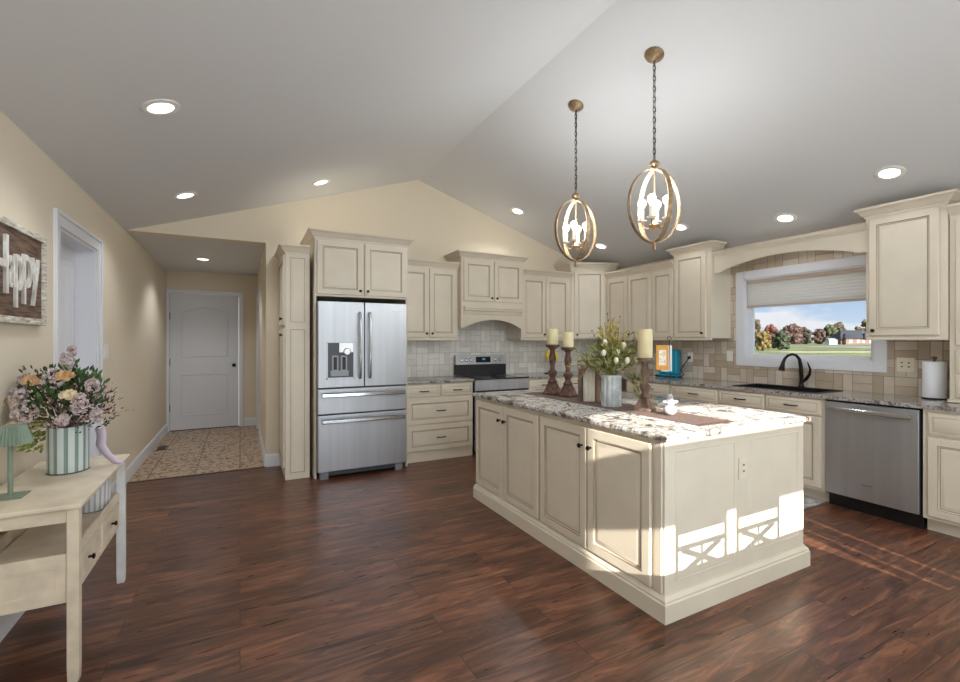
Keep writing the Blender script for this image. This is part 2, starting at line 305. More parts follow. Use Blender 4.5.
# ------------------------------------------------------------------ mesh helpers
class MB:
    def __init__(s): s.v = []; s.f = []; s.m = []
    def quad(s, pts, mi=0):
        b = len(s.v); s.v += [tuple(p) for p in pts]; s.f.append(tuple(range(b, b + len(pts)))); s.m.append(mi)
    def box(s, x0, x1, y0, y1, z0, z1, mi=0, T=None):
        x0, x1 = min(x0, x1), max(x0, x1); y0, y1 = min(y0, y1), max(y0, y1); z0, z1 = min(z0, z1), max(z0, z1)
        p = [(x0, y0, z0), (x1, y0, z0), (x1, y1, z0), (x0, y1, z0), (x0, y0, z1), (x1, y0, z1), (x1, y1, z1), (x0, y1, z1)]
        if T is not None: p = [tuple(T @ Vector(q)) for q in p]
        b = len(s.v); s.v += p
        for f in ((3, 2, 1, 0), (4, 5, 6, 7), (0, 1, 5, 4), (1, 2, 6, 5), (2, 3, 7, 6), (3, 0, 4, 7)):
            s.f.append(tuple(b + i for i in f)); s.m.append(mi)
        return s
    def grid(s, rings, mi=0, closed=True, cap=(True, True)):
        # rings: lists of equal length
        b = len(s.v); n = len(rings[0])
        for r in rings: s.v += [tuple(p) for p in r]
        mis = mi if isinstance(mi, (list, tuple)) else [mi] * (len(rings) - 1)
        for i in range(len(rings) - 1):
            for j in range(n if closed else n - 1):
                k = (j + 1) % n
                s.f.append((b + i * n + j, b + i * n + k, b + (i + 1) * n + k, b + (i + 1) * n + j)); s.m.append(mis[i])
        if cap[0]: s.f.append(tuple(b + j for j in reversed(range(n)))); s.m.append(mis[0])
        if cap[1]: s.f.append(tuple(b + (len(rings) - 1) * n + j for j in range(n))); s.m.append(mis[-1])
        return s
    def lathe(s, prof, o=(0, 0, 0), axis=(0, 0, 1), n=20, mi=0, cap=(True, True), sx=1, sy=1):
        a = Vector(axis).normalized(); u = a.orthogonal().normalized(); w = a.cross(u); o = Vector(o)
        if abs(a.z) > .99: u = Vector((1, 0, 0)); w = Vector((0, 1, 0)) * (1 if a.z > 0 else -1)
        rings = [[o + a * h + (u * math.cos(2 * PI * k / n) * sx + w * math.sin(2 * PI * k / n) * sy) * max(r, 1e-4) for k in range(n)] for r, h in prof]
        return s.grid(rings, mi, True, cap)
    def tube(s, pts, r, n=8, mi=0, cap=True):
        pts = [Vector(p) for p in pts]; rs = r if isinstance(r, (list, tuple)) else [r] * len(pts)
        t0 = (pts[1] - pts[0]).normalized(); u = t0.orthogonal().normalized(); rings = []
        for i, p in enumerate(pts):
            t = ((pts[min(i + 1, len(pts) - 1)]) - pts[max(i - 1, 0)]).normalized()
            u = (u - t * u.dot(t)).normalized(); w = t.cross(u)
            rings.append([p + (u * math.cos(2 * PI * k / n) + w * math.sin(2 * PI * k / n)) * rs[i] for k in range(n)])
        return s.grid(rings, mi, True, (cap, cap))
    def prism(s, poly, h0, h1, T=None, mi=0):
        # poly: 2D list (u,v) extruded along third axis; T maps (u,v,h) to the mesh
        T = T or Matrix()
        a = [T @ Vector((p[0], p[1], h0)) for p in poly]; b_ = [T @ Vector((p[0], p[1], h1)) for p in poly]
        return s.grid([a, b_], mi)
    def sweep(s, path, prof, z=0, mi=0):
        # path 2D open polyline, outward side = right of travel; prof [(out,z)] closed loop
        P = [Vector(p) for p in path]; rings = []
        for i, p in enumerate(P):
            d0 = (P[i] - P[i - 1]).normalized() if i else None; d1 = (P[i + 1] - P[i]).normalized() if i < len(P) - 1 else None
            n0 = Vector((d0.y, -d0.x)) if d0 else None; n1 = Vector((d1.y, -d1.x)) if d1 else None
            if n0 and n1:
                nn = (n0 + n1).normalized(); nn = nn / max(.2, nn.dot(n0))
            else: nn = n0 or n1
            rings.append([(p.x + nn.x * a, p.y + nn.y * a, z + b) for a, b in prof])
        return s.grid(rings, mi)
    def panel(s, o, u, v, n, w, h, rings, mis):
        # nested rectangles: rings [(inset, height above o along n)]
        o, u, v, n = Vector(o), Vector(u), Vector(v), Vector(n)
        R = []
        for ins, dep in rings:
            R.append([o + u * a + v * b + n * dep for a, b in ((ins, ins), (w - ins, ins), (w - ins, h - ins), (ins, h - ins))])
        return s.grid(R, mis)
    def sphere(s, c, r, n=10, mi=0, sc=(1, 1, 1)):
        rings = []
        for i in range(n // 2 + 1):
            t = PI * i / (n // 2); rr = max(math.sin(t), 1e-3)
            rings.append([(c[0] + r * sc[0] * rr * math.cos(2 * PI * k / n), c[1] + r * sc[1] * rr * math.sin(2 * PI * k / n), c[2] - r * sc[2] * math.cos(t)) for k in range(n)])
        return s.grid(rings, mi)
    def build(s, name, mats, parent=None, bevel=0, smooth=40, loc=None, rz=None):
        me = bpy.data.meshes.new(name); me.from_pydata(s.v, [], s.f)
        for m in (mats if isinstance(mats, (list, tuple)) else [mats]): me.materials.append(M[m] if isinstance(m, str) else m)
        me.polygons.foreach_set('material_index', s.m)
        me.polygons.foreach_set('use_smooth', [True] * len(s.f))
        me.validate(); me.update()
        me.set_sharp_from_angle(angle=math.radians(smooth))
        o = bpy.data.objects.new(name, me); COL.objects.link(o)
        if parent: o.parent = parent
        if loc: o.location = loc
        if rz is not None: o.rotation_euler.z = rz
        if bevel:
            bv = o.modifiers.new('bevel', 'BEVEL'); bv.width = bevel; bv.segments = 2; bv.harden_normals = True; bv.limit_method = 'ANGLE'; bv.angle_limit = math.radians(50)
        return o

def tag(o, label, cat, group=None, kind=None):
    if label: o['label'] = label
    if cat: o['category'] = cat
    if group: o['group'] = group
    if kind: o['kind'] = kind
    return o
def thing(name, loc, rz, label, cat, group=None):
    o = bpy.data.objects.new(name, None); COL.objects.link(o); o.location = loc; o.rotation_euler = (0, 0, rz); o.empty_display_size = .1
    return tag(o, label, cat, group)
def structure(o): o['kind'] = 'structure'; return o
def dup(root, loc, rz=None, label=None):
    r = root.copy(); COL.objects.link(r); r.location = loc
    if rz is not None: r.rotation_euler = (0, 0, rz) if not isinstance(rz, (tuple, list)) else rz
    if label: r['label'] = label
    for ch in list(root.children):
        c = ch.copy(); COL.objects.link(c); c.parent = r
        for g in list(ch.children):
            d = g.copy(); COL.objects.link(d); d.parent = c
    return r

# ------------------------------------------------------------------ the room
XL, XR, YB, YF = -.98, 4.97, 5.5, -3.0
RX, RZ, SL = 2.0, 3.41, .327
HX, HY, HZ = .25, 8.3, 2.44
def cz(x): return RZ - SL * abs(x - RX)
TH = .14
structure(MB().box(XL - 1.2, XR + .15, YF - .15, YB - .01, -.1, 0).build('floor', 'floor'))
structure(MB().box(XL - .14, HX + .14, YB - .01, HY + .1, -.1, .001).build('floor', 'halltile'))
structure(MB().box(XL, HX, YB - .03, YB + .005, .0005, .006).build('trim_1', 'chairwood'))

def wall_x(name, x0, x1, ys, holes, ztop, m='wall'):
    # wall in the YZ plane with rectangular holes (y0,y1,z0,z1), ztop a number
    mb = MB(); y = ys[0]
    for (a, b, c, d) in sorted(holes):
        if a > y: mb.box(x0, x1, y, a, 0, ztop)
        if c > 0: mb.box(x0, x1, a, b, 0, c)
        mb.box(x0, x1, a, b, d, ztop); y = b
    mb.box(x0, x1, y, ys[1], 0, ztop)
    return structure(mb.build(name, m))
D2 = (3.66, 4.50, 0, 2.07)
wall_x('wall_left', XL - TH, XL, (YF - .14, HY + .14), [D2], 2.44)
WIN = (1.965, 3.145, 1.185, 2.05)
wall_x('wall_right', XR, XR + TH, (YF - .14, YB + .14), [WIN], 2.44)
# back wall with the hall opening; gable top
T_xz = Matrix(((1, 0, 0, 0), (0, 0, 1, 0), (0, 1, 0, 0), (0, 0, 0, 1)))
mb = MB()
mb.prism([(HX, 0), (HX, HZ), (XL, HZ - .0), (XL - .14, cz(XL)), (XL - .14, cz(XL) + .02), (RX, RZ + .02), (XR + .14, cz(XR)), (XR + .14, 0)], YB, YB + TH, T_xz)
structure(mb.build('wall_back', 'wall'))
structure(MB().box(HX, HX + .12, YB + TH, 7.10, 0, HZ).box(HX, HX + .12, 7.95, HY + .14, 0, HZ).box(HX, HX + .12, 7.10, 7.95, 2.07, HZ).build('wall_hall_right', 'wall'))
mb = MB().box(XL, -.945, HY, HY + .12, 0, HZ).box(-.015, HX, HY, HY + .12, 0, HZ).box(-.945, -.015, HY, HY + .12, 2.09, HZ)
structure(mb.build('wall_hall_end', 'wall'))
structure(MB().box(XL - .1, HX + .14, YB + TH, HY + .14, HZ, HZ + .08).build('ceiling_hall', 'ceil'))
def slope(xa, xb):
    mb = MB(); poly = [(xa, cz(xa)), (xb, cz(xb)), (xb, cz(xb) + .12), (xa, cz(xa) + .12)]
    return structure(mb.prism(poly, YF - .14, YB, T_xz).build('ceiling', 'ceil'))
slope(XL - .14, RX); slope(RX, XR + .14)
# rear wall behind the viewer; openings, transom and slits shaped to cut the sun patches
mb = MB(); O = (.67, 2.47)
mb.box(XL - .14, O[0], YF - .14, YF, 0, 2.42).box(O[1], 2.53, YF - .14, YF, 0, 2.42).box(2.585, 2.73, YF - .14, YF, 0, 2.42).box(2.53, 2.585, YF - .14, YF, 2.2, 2.42).box(2.79, XR + .14, YF - .14, YF, 0, 2.42).box(2.73, 2.79, YF - .14, YF, 2.2, 2.42)
mb.box(O[0], O[1], YF - .14, YF, 0, 1.5).box(2.53, 2.585, YF - .14, YF, 0, 1.5).box(2.73, 2.79, YF - .14, YF, 0, 1.5)
mb.box(O[0], O[1], YF - .14, YF, 2.20, 2.56).box(O[0], O[1], YF - .14, YF, 2.89, 2.97)
mb.prism([(XL - .14, 2.42), (O[0], 2.42), (O[0], cz(O[0]) + .01), (XL - .14, cz(XL - .14) + .01)], YF - .14, YF, T_xz)
mb.prism([(O[1], 2.42), (XR + .14, 2.42), (XR + .14, cz(XR + .14) + .01), (O[1], cz(O[1]) + .01)], YF - .14, YF, T_xz)
mb.prism([(O[0], 2.97), (O[1], 2.97), (O[1], cz(O[1]) + .01), (RX, RZ + .01), (O[0], cz(O[0]) + .01)], YF - .14, YF, T_xz)
structure(mb.build('wall_rear', 'wall'))

# backsplash tile (flat on the walls)
structure(MB().box(1.62, XR - .012, YB - .010, YB, .915, 1.80).build('trim_2', 'tile_x'))
mb = MB(); a, b, c, d = 1.88, 3.23, 1.09, 2.14
mb.box(XR - .010, XR, 1.08, a, .915, 2.33).box(XR - .010, XR, b, YB - .01, .915, 1.45).box(XR - .010, XR, a, b, .915, c).box(XR - .010, XR, a, b, d, 2.33)
mb.box(XR - .010, XR, b, 3.35, 1.45, 2.33)
structure(mb.build('trim_3', 'tile_y'))

# baseboards
BP = [(0, 0), (.016, 0), (.016, .10), (.010, .125), (0, .135)]
def base(name, path): structure(MB().sweep(path, BP).build(name, 'trim'))
base('baseboard_left', [(XL, 3.56), (XL, YF)][::1] if False else [(XL, YF), (XL, 3.56)])
base('baseboard_left', [(XL, 4.60), (XL, HY), (-1.02, HY)][:2])
base('baseboard_back', [(HX, 7.02), (HX, YB), (.385, YB)])
base('baseboard_hall', [(.06, HY), (HX, HY)])

# casings: prism frames around openings
def casing(name, plane, at, a0, a1, z1, w=.085, t=.018, sgn=1, z0=0, bottom=False):
    mb = MB()
    def bx(p0, p1, q0, q1, t_):
        if plane == 'x': mb.box(at, at + sgn * t_, p0, p1, q0, q1)
        else: mb.box(p0, p1, at, at + sgn * t_, q0, q1)
    for k, (ww, tt) in enumerate(((w * .75, t * .7), (w * .25, t * 1.2))):
        off = 0 if k == 0 else w * .75
        bx(a0 - off - ww, a0 - off, z0, z1 + off, tt) if True else None
        bx(a1 + off, a1 + off + ww, z0, z1 + off, tt)
        bx(a0 - off - ww, a1 + off + ww, z1 + off, z1 + off + ww, tt)
        if bottom: bx(a0 - off - ww, a1 + off + ww, z0 - off - ww, z0 - off, tt)
    return structure(mb.build(name, 'trim', bevel=.002))

# hall door: two panels, arched top panel, planked
def bronze_knob(parent, o, ax, m='bronze', sc=1, name='door_knob'):
    return MB().lathe([(.012 * sc, 0), (.010 * sc, .004), (.006 * sc, .008), (.006 * sc, .018), (.014 * sc, .022), (.017 * sc, .030), (.014 * sc, .037), (.004 * sc, .040)], o, ax, 14).build(name, m, parent)
dr = MB().box(-.94, -.02, HY + .02, HY + .06, .012, 2.085)
g = HY + .02
def arch(x0, x1, z0, zs, rise, n=12):
    return [(x0, z0), (x1, z0)] + [(x1 + (x0 - x1) * i / n, zs + rise * math.sin(PI * i / n) ** .9) for i in range(n + 1)]
T_door = Matrix(((1, 0, 0, 0), (0, 0, -1, g), (0, 1, 0, 0), (0, 0, 0, 1)))
def ringpoly(mb, poly, cx, cz_, hs, mi=0):
    rings = []
    for sc, h in hs:
        rings.append([T_door @ Vector((cx + (p[0] - cx) * sc[0], cz_ + (p[1] - cz_) * sc[1], h)) for p in poly])
    mb.grid(rings, mi, True, (False, True))
for poly, c in ((arch(-.80, -.16, 1.12, 1.80, .10), (-.48, 1.5)), (arch(-.80, -.16, .22, .86, .0), (-.48, .54))):
    ringpoly(dr, poly, *c, [((1, 1), .0005), ((.985, .985), .009), ((.95, .955), .009), ((.93, .935), .002), ((.92, .925), .002)])
for i in range(7):
    x = -.755 + i * .55 / 7; w7 = .55 / 7
    dr.box(x + .004, x + w7 - .004, g - .007, g - .001, 1.16, 1.80 + .07 * math.sin(PI * (i + .5) / 7)).box(x + .004, x + w7 - .004, g - .007, g - .001, .26, .82)
d1 = structure(dr.build('door_1', 'door'))
kb = bronze_knob(d1, (-.085, g, .985), (0, -1, 0), sc=1.7)
for z in (.35, 1.05, 1.75):
    MB().box(-.95, -.935, g - .006, g + .004, z - .05, z + .05).build('hinge', 'bronze', d1)
MB().box(-.94, -.02, g - .004, g + .03, .001, .012).build('threshold', 'bronze', d1)
casing('trim_4', 'y', HY, -.945, -.015, 2.09, w=.06, sgn=-1)
# left wall door (closed, set back in its jamb)
mb = MB(); x = XL - .125
mb.box(x - .04, x, D2[0] + .001, D2[1] - .001, .002, 2.069)
for z0, z1 in ((.2, .95), (1.1, 1.95)):
    for y0, y1 in ((3.76, 4.04), (4.12, 4.40)):
        mb.panel((x, y0, z0), (0, 1, 0), (0, 0, 1), (1, 0, 0), y1 - y0, z1 - z0, [(0, .0003), (.01, .006), (.03, .006), (.045, .001), (.05, .001)], 0)
d2 = structure(mb.build('door_2', 'door'))
bronze_knob(d2, (x, 3.73, .98), (1, 0, 0), sc=1.6)
mb = MB().box(XL - TH, XL - .001, D2[0], D2[0] + .015, 0, 2.068).box(XL - TH, XL - .001, D2[1] - .015, D2[1], 0, 2.068).box(XL - TH, XL - .001, D2[0] + .015, D2[1] - .015, 2.053, 2.068)
structure(mb.build('trim_5', 'trim'))
casing('trim_6', 'x', XL, D2[0], D2[1], 2.07, w=.09)
# hall right door
structure(MB().box(HX + .03, HX + .07, 7.10, 7.95, .01, 2.06).build('door_3', 'door'))
casing('trim_7', 'x', HX, 7.10, 7.95, 2.07, w=.08, sgn=-1)

# ------------------------------------------------------------------ kitchen window
a0, a1, z0, z1 = WIN
mb = MB()
w = .09; t = .02; X = XR
for (p0, p1, q0, q1) in ((a0 - w, a0, z0 - w, z1 + w), (a1, a1 + w, z0 - w, z1 + w), (a0, a1, z1, z1 + w), (a0, a1, z0 - w, z0)):
    mb.box(X - t, X, p0, p1, q0, q1)
wf = structure(mb.build('window_1', 'trim', bevel=.004))
mb = MB()
for (p0, p1, q0, q1) in ((a0, a0 + .012, z0, z1), (a1 - .012, a1, z0, z1), (a0, a1, z1 - .012, z1), (a0, a1, z0, z0 + .012)):
    mb.box(X - .005, X + .13, p0, p1, q0, q1)
mb.build('window_jamb', 'trim', wf)
mb = MB()
for (p0, p1, q0, q1) in ((a0 + .012, a0 + .055, z0 + .012, z1 - .012), (a1 - .055, a1 - .012, z0 + .012, z1 - .012), (a0 + .055, a1 - .055, z1 - .055, z1 - .012), (a0 + .055, a1 - .055, z0 + .012, z0 + .045)):
    mb.box(X + .06, X + .10, p0, p1, q0, q1)
mb.build('window_sash', 'trim', wf, bevel=.003)
MB().box(X + .078, X + .082, a0 + .055, a1 - .055, z0 + .045, z1 - .055).build('window_pane', 'glass', wf)
MB().box(X + .045, X + .062, 2.42, 2.52, z0 + .012, z0 + .022).tube([(X + .05, 2.50, z0 + .02), (X + .04, 2.44, z0 + .026)], .005).build('window_latch', 'trim', wf)
# cellular shade
sh = thing('cellular_shade', (X + .03, (a0 + a1) / 2, z1 - .012), 0, 'white pleated cellular shade half lowered over the kitchen window', 'window shade')
hw = (a1 - a0) / 2 - .016
MB().box(-.02, .02, -hw, hw, -.035, 0).build('head_rail', 'shaderail', sh, bevel=.003)
mb = MB(); n = 16; zz = [-.035 - i * .245 / n for i in range(n + 1)]
mb.grid([[(-.012 + (.0015 if i % 2 else -.0015), -hw + .004, z), (-.012 + (.0015 if i % 2 else -.0015), hw - .004, z), (.012 - (.0015 if i % 2 else -.0015), hw - .004, z), (.012 - (.0015 if i % 2 else -.0015), -hw + .004, z)] for i, z in enumerate(zz)])
mb.build('shade_fabric', 'shadefab', sh, smooth=10)
MB().box(-.018, .018, -hw, hw, -.302, -.28).build('bottom_rail', 'shaderail', sh, bevel=.003)

# ------------------------------------------------------------------ cabinet kit (front faces local -Y)
UX, VZ, NY = (1, 0, 0), (0, 0, 1), (0, -1, 0)
RAISED = [(0, .001), (0, .016), (.004, .020), (.052, .020), (.057, .012), (.062, .010), (.068, .010), (.088, .017), (.090, .017)]
RMI = [0, 0, 0, 1, 0, 1, 0, 0]
SLAB = [(0, .001), (0, .014), (.006, .019), (.028, .019), (.031, .016), (.034, .018)]
SMI = [0, 0, 0, 1, 0]
def knob(parent, x, z, y=-.020, m='bronze', sc=1.0):
    return MB().lathe([(.007 * sc, 0), (.005 * sc, .004), (.005 * sc, .014), (.013 * sc, .019), (.015 * sc, .025), (.011 * sc, .031), (.003 * sc, .033)], (x, y, z), (0, -1, 0), 12).build('knob', m, parent)
def pull(parent, x, z, y=-.019, w=.096):
    h = w / 2
    return MB().tube([(x - h, y, z), (x - h, y - .024, z), (x - h + .012, y - .03, z), (x + h - .012, y - .03, z), (x + h, y - .024, z), (x + h, y, z)], .0055, 8).build('drawer_pull', 'bronze', parent)
def cdoor(parent, x0, x1, z0, z1, kn=None, name='door'):
    d = MB().panel((x0, 0, z0), UX, VZ, NY, x1 - x0, z1 - z0, RAISED, RMI).build(name, ['cream', 'glaze'], parent)
    if kn: knob(d, *kn)
    return d
def cdrawer(parent, x0, x1, z0, z1, raised=False, hw=.096):
    d = MB().panel((x0, 0, z0), UX, VZ, NY, x1 - x0, z1 - z0, RAISED if raised else SLAB, RMI if raised else SMI).build('drawer', ['cream', 'glaze'], parent)
    pull(d, (x0 + x1) / 2, (z0 + z1) / 2, w=hw)
    return d
CROWN = [(0, 0), (.008, 0), (.010, .014), (.022, .022), (.040, .052), (.052, .062), (.060, .066), (.060, .084), (0, .084)]
def crown(parent, path, z, sc=1.0):
    return MB().sweep(path, [(a * sc, b * sc) for a, b in CROWN], z).build('crown_molding', 'cream', parent, smooth=25)
def cbody(parent, W, D, z0, z1, x0=0):
    return MB().box(x0, W, 0, D, z0, z1).build('cabinet_body', 'cream', parent, bevel=.0015)
RZ90 = -PI / 2
G = .002   # reveal between neighbouring units

# pantry left of refrigerator, its doors face the hall
p = thing('pantry_cabinet', (.395, 5.495, 0), RZ90, 'tall narrow cream pantry cabinet at the hall corner left of refrigerator', 'cabinet')
cbody(p, .622, .225, 0, 2.24)
cdoor(p, .02, .60, .12, 1.49, (.57, 1.43)); cdoor(p, .02, .60, 1.53, 2.22, (.57, 1.59))
mb = MB(); ox = .622
for q0, q1 in ((.06, 1.49), (1.55, 2.20)):
    mb.panel((ox, .04, q0), (0, 1, 0), VZ, (1, 0, 0), .145, q1 - q0, [(0, .0005), (.0, .004), (.006, .006), (.010, .001), (.022, .001), (.034, .005), (.036, .005)], [0, 0, 1, 0, 0, 0])
mb.build('end_panel', ['cream', 'glaze'], p)
crown(p, [(0, 0), (.622, 0), (.622, .225)], 2.235)

# cabinet over and around refrigerator
p = thing('refrigerator_cabinet', (.655, 4.79, 0), 0, 'cream two-door cabinet enclosing the refrigerator with crown molding', 'cabinet')
MB().box(0, .018, 0, .70, 0, 1.82).build('side_panel', 'cream', p); MB().box(.95, .968, .02, .70, 0, 1.82).build('side_panel', 'cream', p)
MB().box(0, .968, 0, .70, 1.82, 2.40).build('cabinet_body', 'cream', p, bevel=.002)
cdoor(p, .022, .474, 1.84, 2.375, (.445, 1.885)); cdoor(p, .494, .946, 1.84, 2.375, (.523, 1.885))
crown(p, [(0, .70), (0, 0), (.968, 0), (.968, .70)], 2.395)

# ------------------------------------------------------------------ refrigerator
p = thing('refrigerator', (1.127, 4.70, 0), 0, 'stainless steel french-door refrigerator with water dispenser and two bottom drawers', 'refrigerator')
W2 = .452
MB().box(-W2, W2, .06, .76, .06, 1.765).build('refrigerator_body', 'darksteel', p)
def fdoor(name, x0, x1, z0, z1): return MB().box(x0, x1, 0, .055, z0, z1).build(name, 'steel', p, bevel=.007)
ld = fdoor('door', -W2, .0 - .002 + .002, .905, 1.765); ld['label'] = 'left refrigerator door with ice and water dispenser'
rd = fdoor('door', .004, W2, .905, 1.765)
ld.data = ld.data
u = fdoor('drawer', -W2, W2, .645, .895); b_ = fdoor('drawer', -W2, W2, .075, .635)
def vhandle(par, x):
    pts = [(x, .0, 1.66), (x, -.035, 1.655), (x, -.052, 1.60), (x, -.060, 1.33), (x, -.052, 1.05), (x, -.035, .998), (x, .0, .995)]
    return MB().tube(pts, .0125, 10).build('handle', 'steelh', par)
vhandle(ld, -.048); vhandle(rd, .052)
def hhandle(par, z):
    mb = MB(); pts = []
    for i in range(13):
        f = i / 12; x = -.415 + .83 * f; pts.append((x, -.042 - .016 * math.sin(PI * f), z))
    mb.grid([[(x, y, z - .022), (x, y - .012, z - .012), (x, y - .012, z + .014), (x, y, z + .022), (x, y + .010, z)] for x, y, z in pts])
    mb.box(-.40, -.37, -.045, .001, z - .01, z + .01).box(.37, .40, -.045, .001, z - .01, z + .01)
    return mb.build('handle', 'steelh', par)
hhandle(u, .835); hhandle(b_, .578)
# dispenser: a framed recess with controls, cradle and paddles
q = MB(); x0, x1, q0, q1 = -.372, -.100, .985, 1.362
q.box(x0, x1, -.006, .001, q0, q0 + .022).box(x0, x0 + .012, -.006, .001, q0, q1).box(x1 - .012, x1, -.006, .001, q0, q1).box(x0, x1, -.006, .001, q1 - .01, q1)
dp = q.build('water_dispenser', 'steel', ld, bevel=.001)
MB().box(x0 + .012, x1 - .012, -.003, .0005, q0 + .022, q1 - .010).build('dispenser_recess', mat('dispenser_grey', (96, 98, 102), .3, .5), dp) if False else None
dg = mat('dispenser_grey', (74, 76, 80), .35, .3)
MB().box(x0 + .012, x1 - .012, -.003, .0005, q0 + .022, q1 - .01, 0).build('dispenser_recess', dg, ld)
MB().box(x0 + .12, x1 - .014, -.014, -.002, 1.255, 1.352).lathe([(.036, 0), (.038, .010), (.03, .02)], (x1 - .075, -.004, 1.262), (0, -1, 0), 18).build('control_panel', 'steelh', ld, bevel=.002)
mb = MB()
for cx in (-.29, -.205):
    mb.box(cx - .031, cx + .031, -.010, -.002, 1.06, 1.225)
mb.box(-.335, -.16, -.012, -.002, 1.02, 1.075)
mb.build('dispenser_paddle', mat('grey_paddle', (140, 142, 146), .4, .4), ld, bevel=.002)
mb = MB()
for cx in (-.29, -.205): mb.box(cx - .016, cx + .016, -.0125, -.010, 1.085, 1.21)
mb.build('dispenser_slot', 'black', ld)
MB().box(.30, .36, -.002, .001, 1.685, 1.695).build('badge', 'steelh', rd)
for x in (-.40, .36):
    MB().box(x - .03, x + .05, .015, .14, .0, .075).build('foot', mat('grey_foot', (120, 122, 126), .5), p, bevel=.004)
MB().box(-.36, .33, .03, .08, .03, .074).build('toe_grille', 'darksteel', p)

# ------------------------------------------------------------------ base cabinets on the back wall
YC = 4.90
p = thing('drawer_cabinet', (1.632, YC, 0), 0, 'cream base cabinet with four drawers between the refrigerator and range', 'cabinet')
Wd = .838
cbody(p, Wd, .59, .10, .884)
MB().box(0, Wd, .012, .05, 0, .10).box(-.0, Wd, .004, .02, .078, .10).build('plinth', 'cream', p)
cdrawer(p, .012, .41, .735, .868); cdrawer(p, .425, Wd - .012, .735, .868)
cdrawer(p, .012, Wd - .012, .430, .718, True); cdrawer(p, .012, Wd - .012, .125, .413, True)
p = thing('base_cabinet', (3.256, YC, 0), 0, 'cream base cabinet right of the range with drawer above doors', 'cabinet')
cbody(p, 1.05, .59, .10, .884); MB().box(0, 1.05, .05, .09, 0, .10).build('plinth', 'cream', p)
cdrawer(p, .012, .50, .735, .868); cdrawer(p, .515, 1.04, .735, .868)
cdoor(p, .012, .50, .125, .72, (.465, .66)); cdoor(p, .515, 1.04, .125, .72, (.55, .66))

# ------------------------------------------------------------------ range
p = thing('range', (2.862, 4.855, 0), 0, 'stainless electric range with black glass cooktop and knobs on the backguard', 'oven')
h = .379
MB().box(-h, h, .03, .625, .04, .905).build('oven_body', 'darksteel', p)
MB().box(-h, h, 0, .028, .20, .74).build('oven_door', 'steel', p, bevel=.004)
MB().box(-.30, .30, -.003, .0, .30, .64).build('oven_window', 'blackglass', p)
MB().box(-h, h, .004, .03, .05, .19).build('storage_drawer', 'steel', p, bevel=.004)
MB().box(-h, h, .002, .03, .75, .90).build('front_panel', 'steel', p, bevel=.004)
MB().box(-h, h, .0, .002, .742, .775).build('vent_gap', 'black', p)
MB().tube([(-.33, .0, .70), (-.33, -.045, .70), (.33, -.045, .70), (.33, 0, .70)], .013, 10).build('handle', 'steelh', p)
MB().box(-h - .0, h + .0, -.012, .56, .905, .922).build('cooktop', 'blackglass', p, bevel=.004)
for x, y, r in ((-.2, .15, .11), (.2, .15, .09), (-.2, .40, .08), (.2, .40, .10)):
    MB().lathe([(r, .9221), (r, .9226), (r - .004, .9226)], (x, y, 0), n=28).build('burner_ring', 'darksteel', p)
MB().box(-h, h, .56, .615, .922, 1.06).build('backguard_base', 'black', p)
bg_ = MB().prism([(.545, 1.06), (.62, 1.06), (.62, 1.185), (.565, 1.185)], -h, h, Matrix(((0, 0, 1, 0), (1, 0, 0, 0), (0, 1, 0, 0), (0, 0, 0, 1)))).build('backguard', 'steel', p, bevel=.003)
for x in (-.30, -.235, -.17, .20, .28):
    MB().lathe([(.026, 0), (.026, .006), (.020, .010), (.019, .024), (.004, .026)], (x, .552, 1.122), (0, -1, .16), 16).build('knob', 'steelh', p)
MB().box(-.09, .13, .548, .556, 1.085, 1.16).build('clock_panel', 'blackglass', p)
MB().box(.005, .045, .546, .549, 1.115, 1.14).build('clock_display', 'led', p)

# ------------------------------------------------------------------ upper cabinets
YU = 5.17
def upper(x0, W, z0, z1, doors, label, name='wall_cabinet', D=.325, y=YU, crownpath=None):
    p = thing(name, (x0, y, 0), 0, label, 'cabinet')
    cbody(p, W, D, z0, z1)
    MB().box(0, W, -.006, .02, z0 - .022, z0).build('light_rail', 'cream', p, bevel=.003)
    for d in doors: cdoor(p, *d)
    crown(p, crownpath or [(0, 0), (W, 0)], z1 - .012)
    return p
upper(1.632, .765, 1.40, 2.265, [(.01, .372, 1.415, 2.235, (.342, 1.46)), (.384, .735, 1.415, 2.235, (.414, 1.46))], 'cream two-door upper cabinet between the refrigerator and range hood cabinet')
upper(3.316, .85, 1.40, 2.265, [(.02, .40, 1.415, 2.235, (.37, 1.46)), (.412, .80, 1.415, 2.235, (.77, 1.46))], 'cream two-door upper cabinet right of the range hood cabinet')
# range hood cabinet with arched valance
p = thing('range_hood_cabinet', (2.404, 5.085, 0), 0, 'cream cabinet over the range with two doors above an arched hood', 'range hood', None)
Wh = .905
MB().box(0, Wh, 0, .405, 1.86, 2.40).build('cabinet_body', 'cream', p, bevel=.002)
poly = [(0, 1.86), (0, 1.53)] + [(.04 + (Wh - .08) * i / 16, 1.53 + .11 * math.sin(PI * i / 16) ** .8) for i in range(17)] + [(Wh, 1.53), (Wh, 1.86)]
MB().prism(poly, 0, .02, T_xz).build('arched_valance', 'cream', p, smooth=30)
MB().box(0, .02, .02, .405, 1.53, 1.86).build('side_panel', 'cream', p); MB().box(Wh - .02, Wh, .02, .405, 1.40, 1.86).build('side_panel', 'cream', p)
MB().box(.02, Wh - .02, .02, .40, 1.70, 1.74).build('hood_insert', 'darksteel', p)
MB().sweep([(0.03, 0), (Wh - .03, 0)], [(0, -.02), (.012, -.015), (.02, .02), (.035, .03), (.035, .05), (.045, .056), (.045, .075), (0, .075)], 1.72).build('mantel_shelf', 'cream', p, smooth=25)
cdoor(p, .03, .445, 1.865, 2.375, (.415, 1.91)); cdoor(p, .46, .875, 1.865, 2.375, (.49, 1.91))
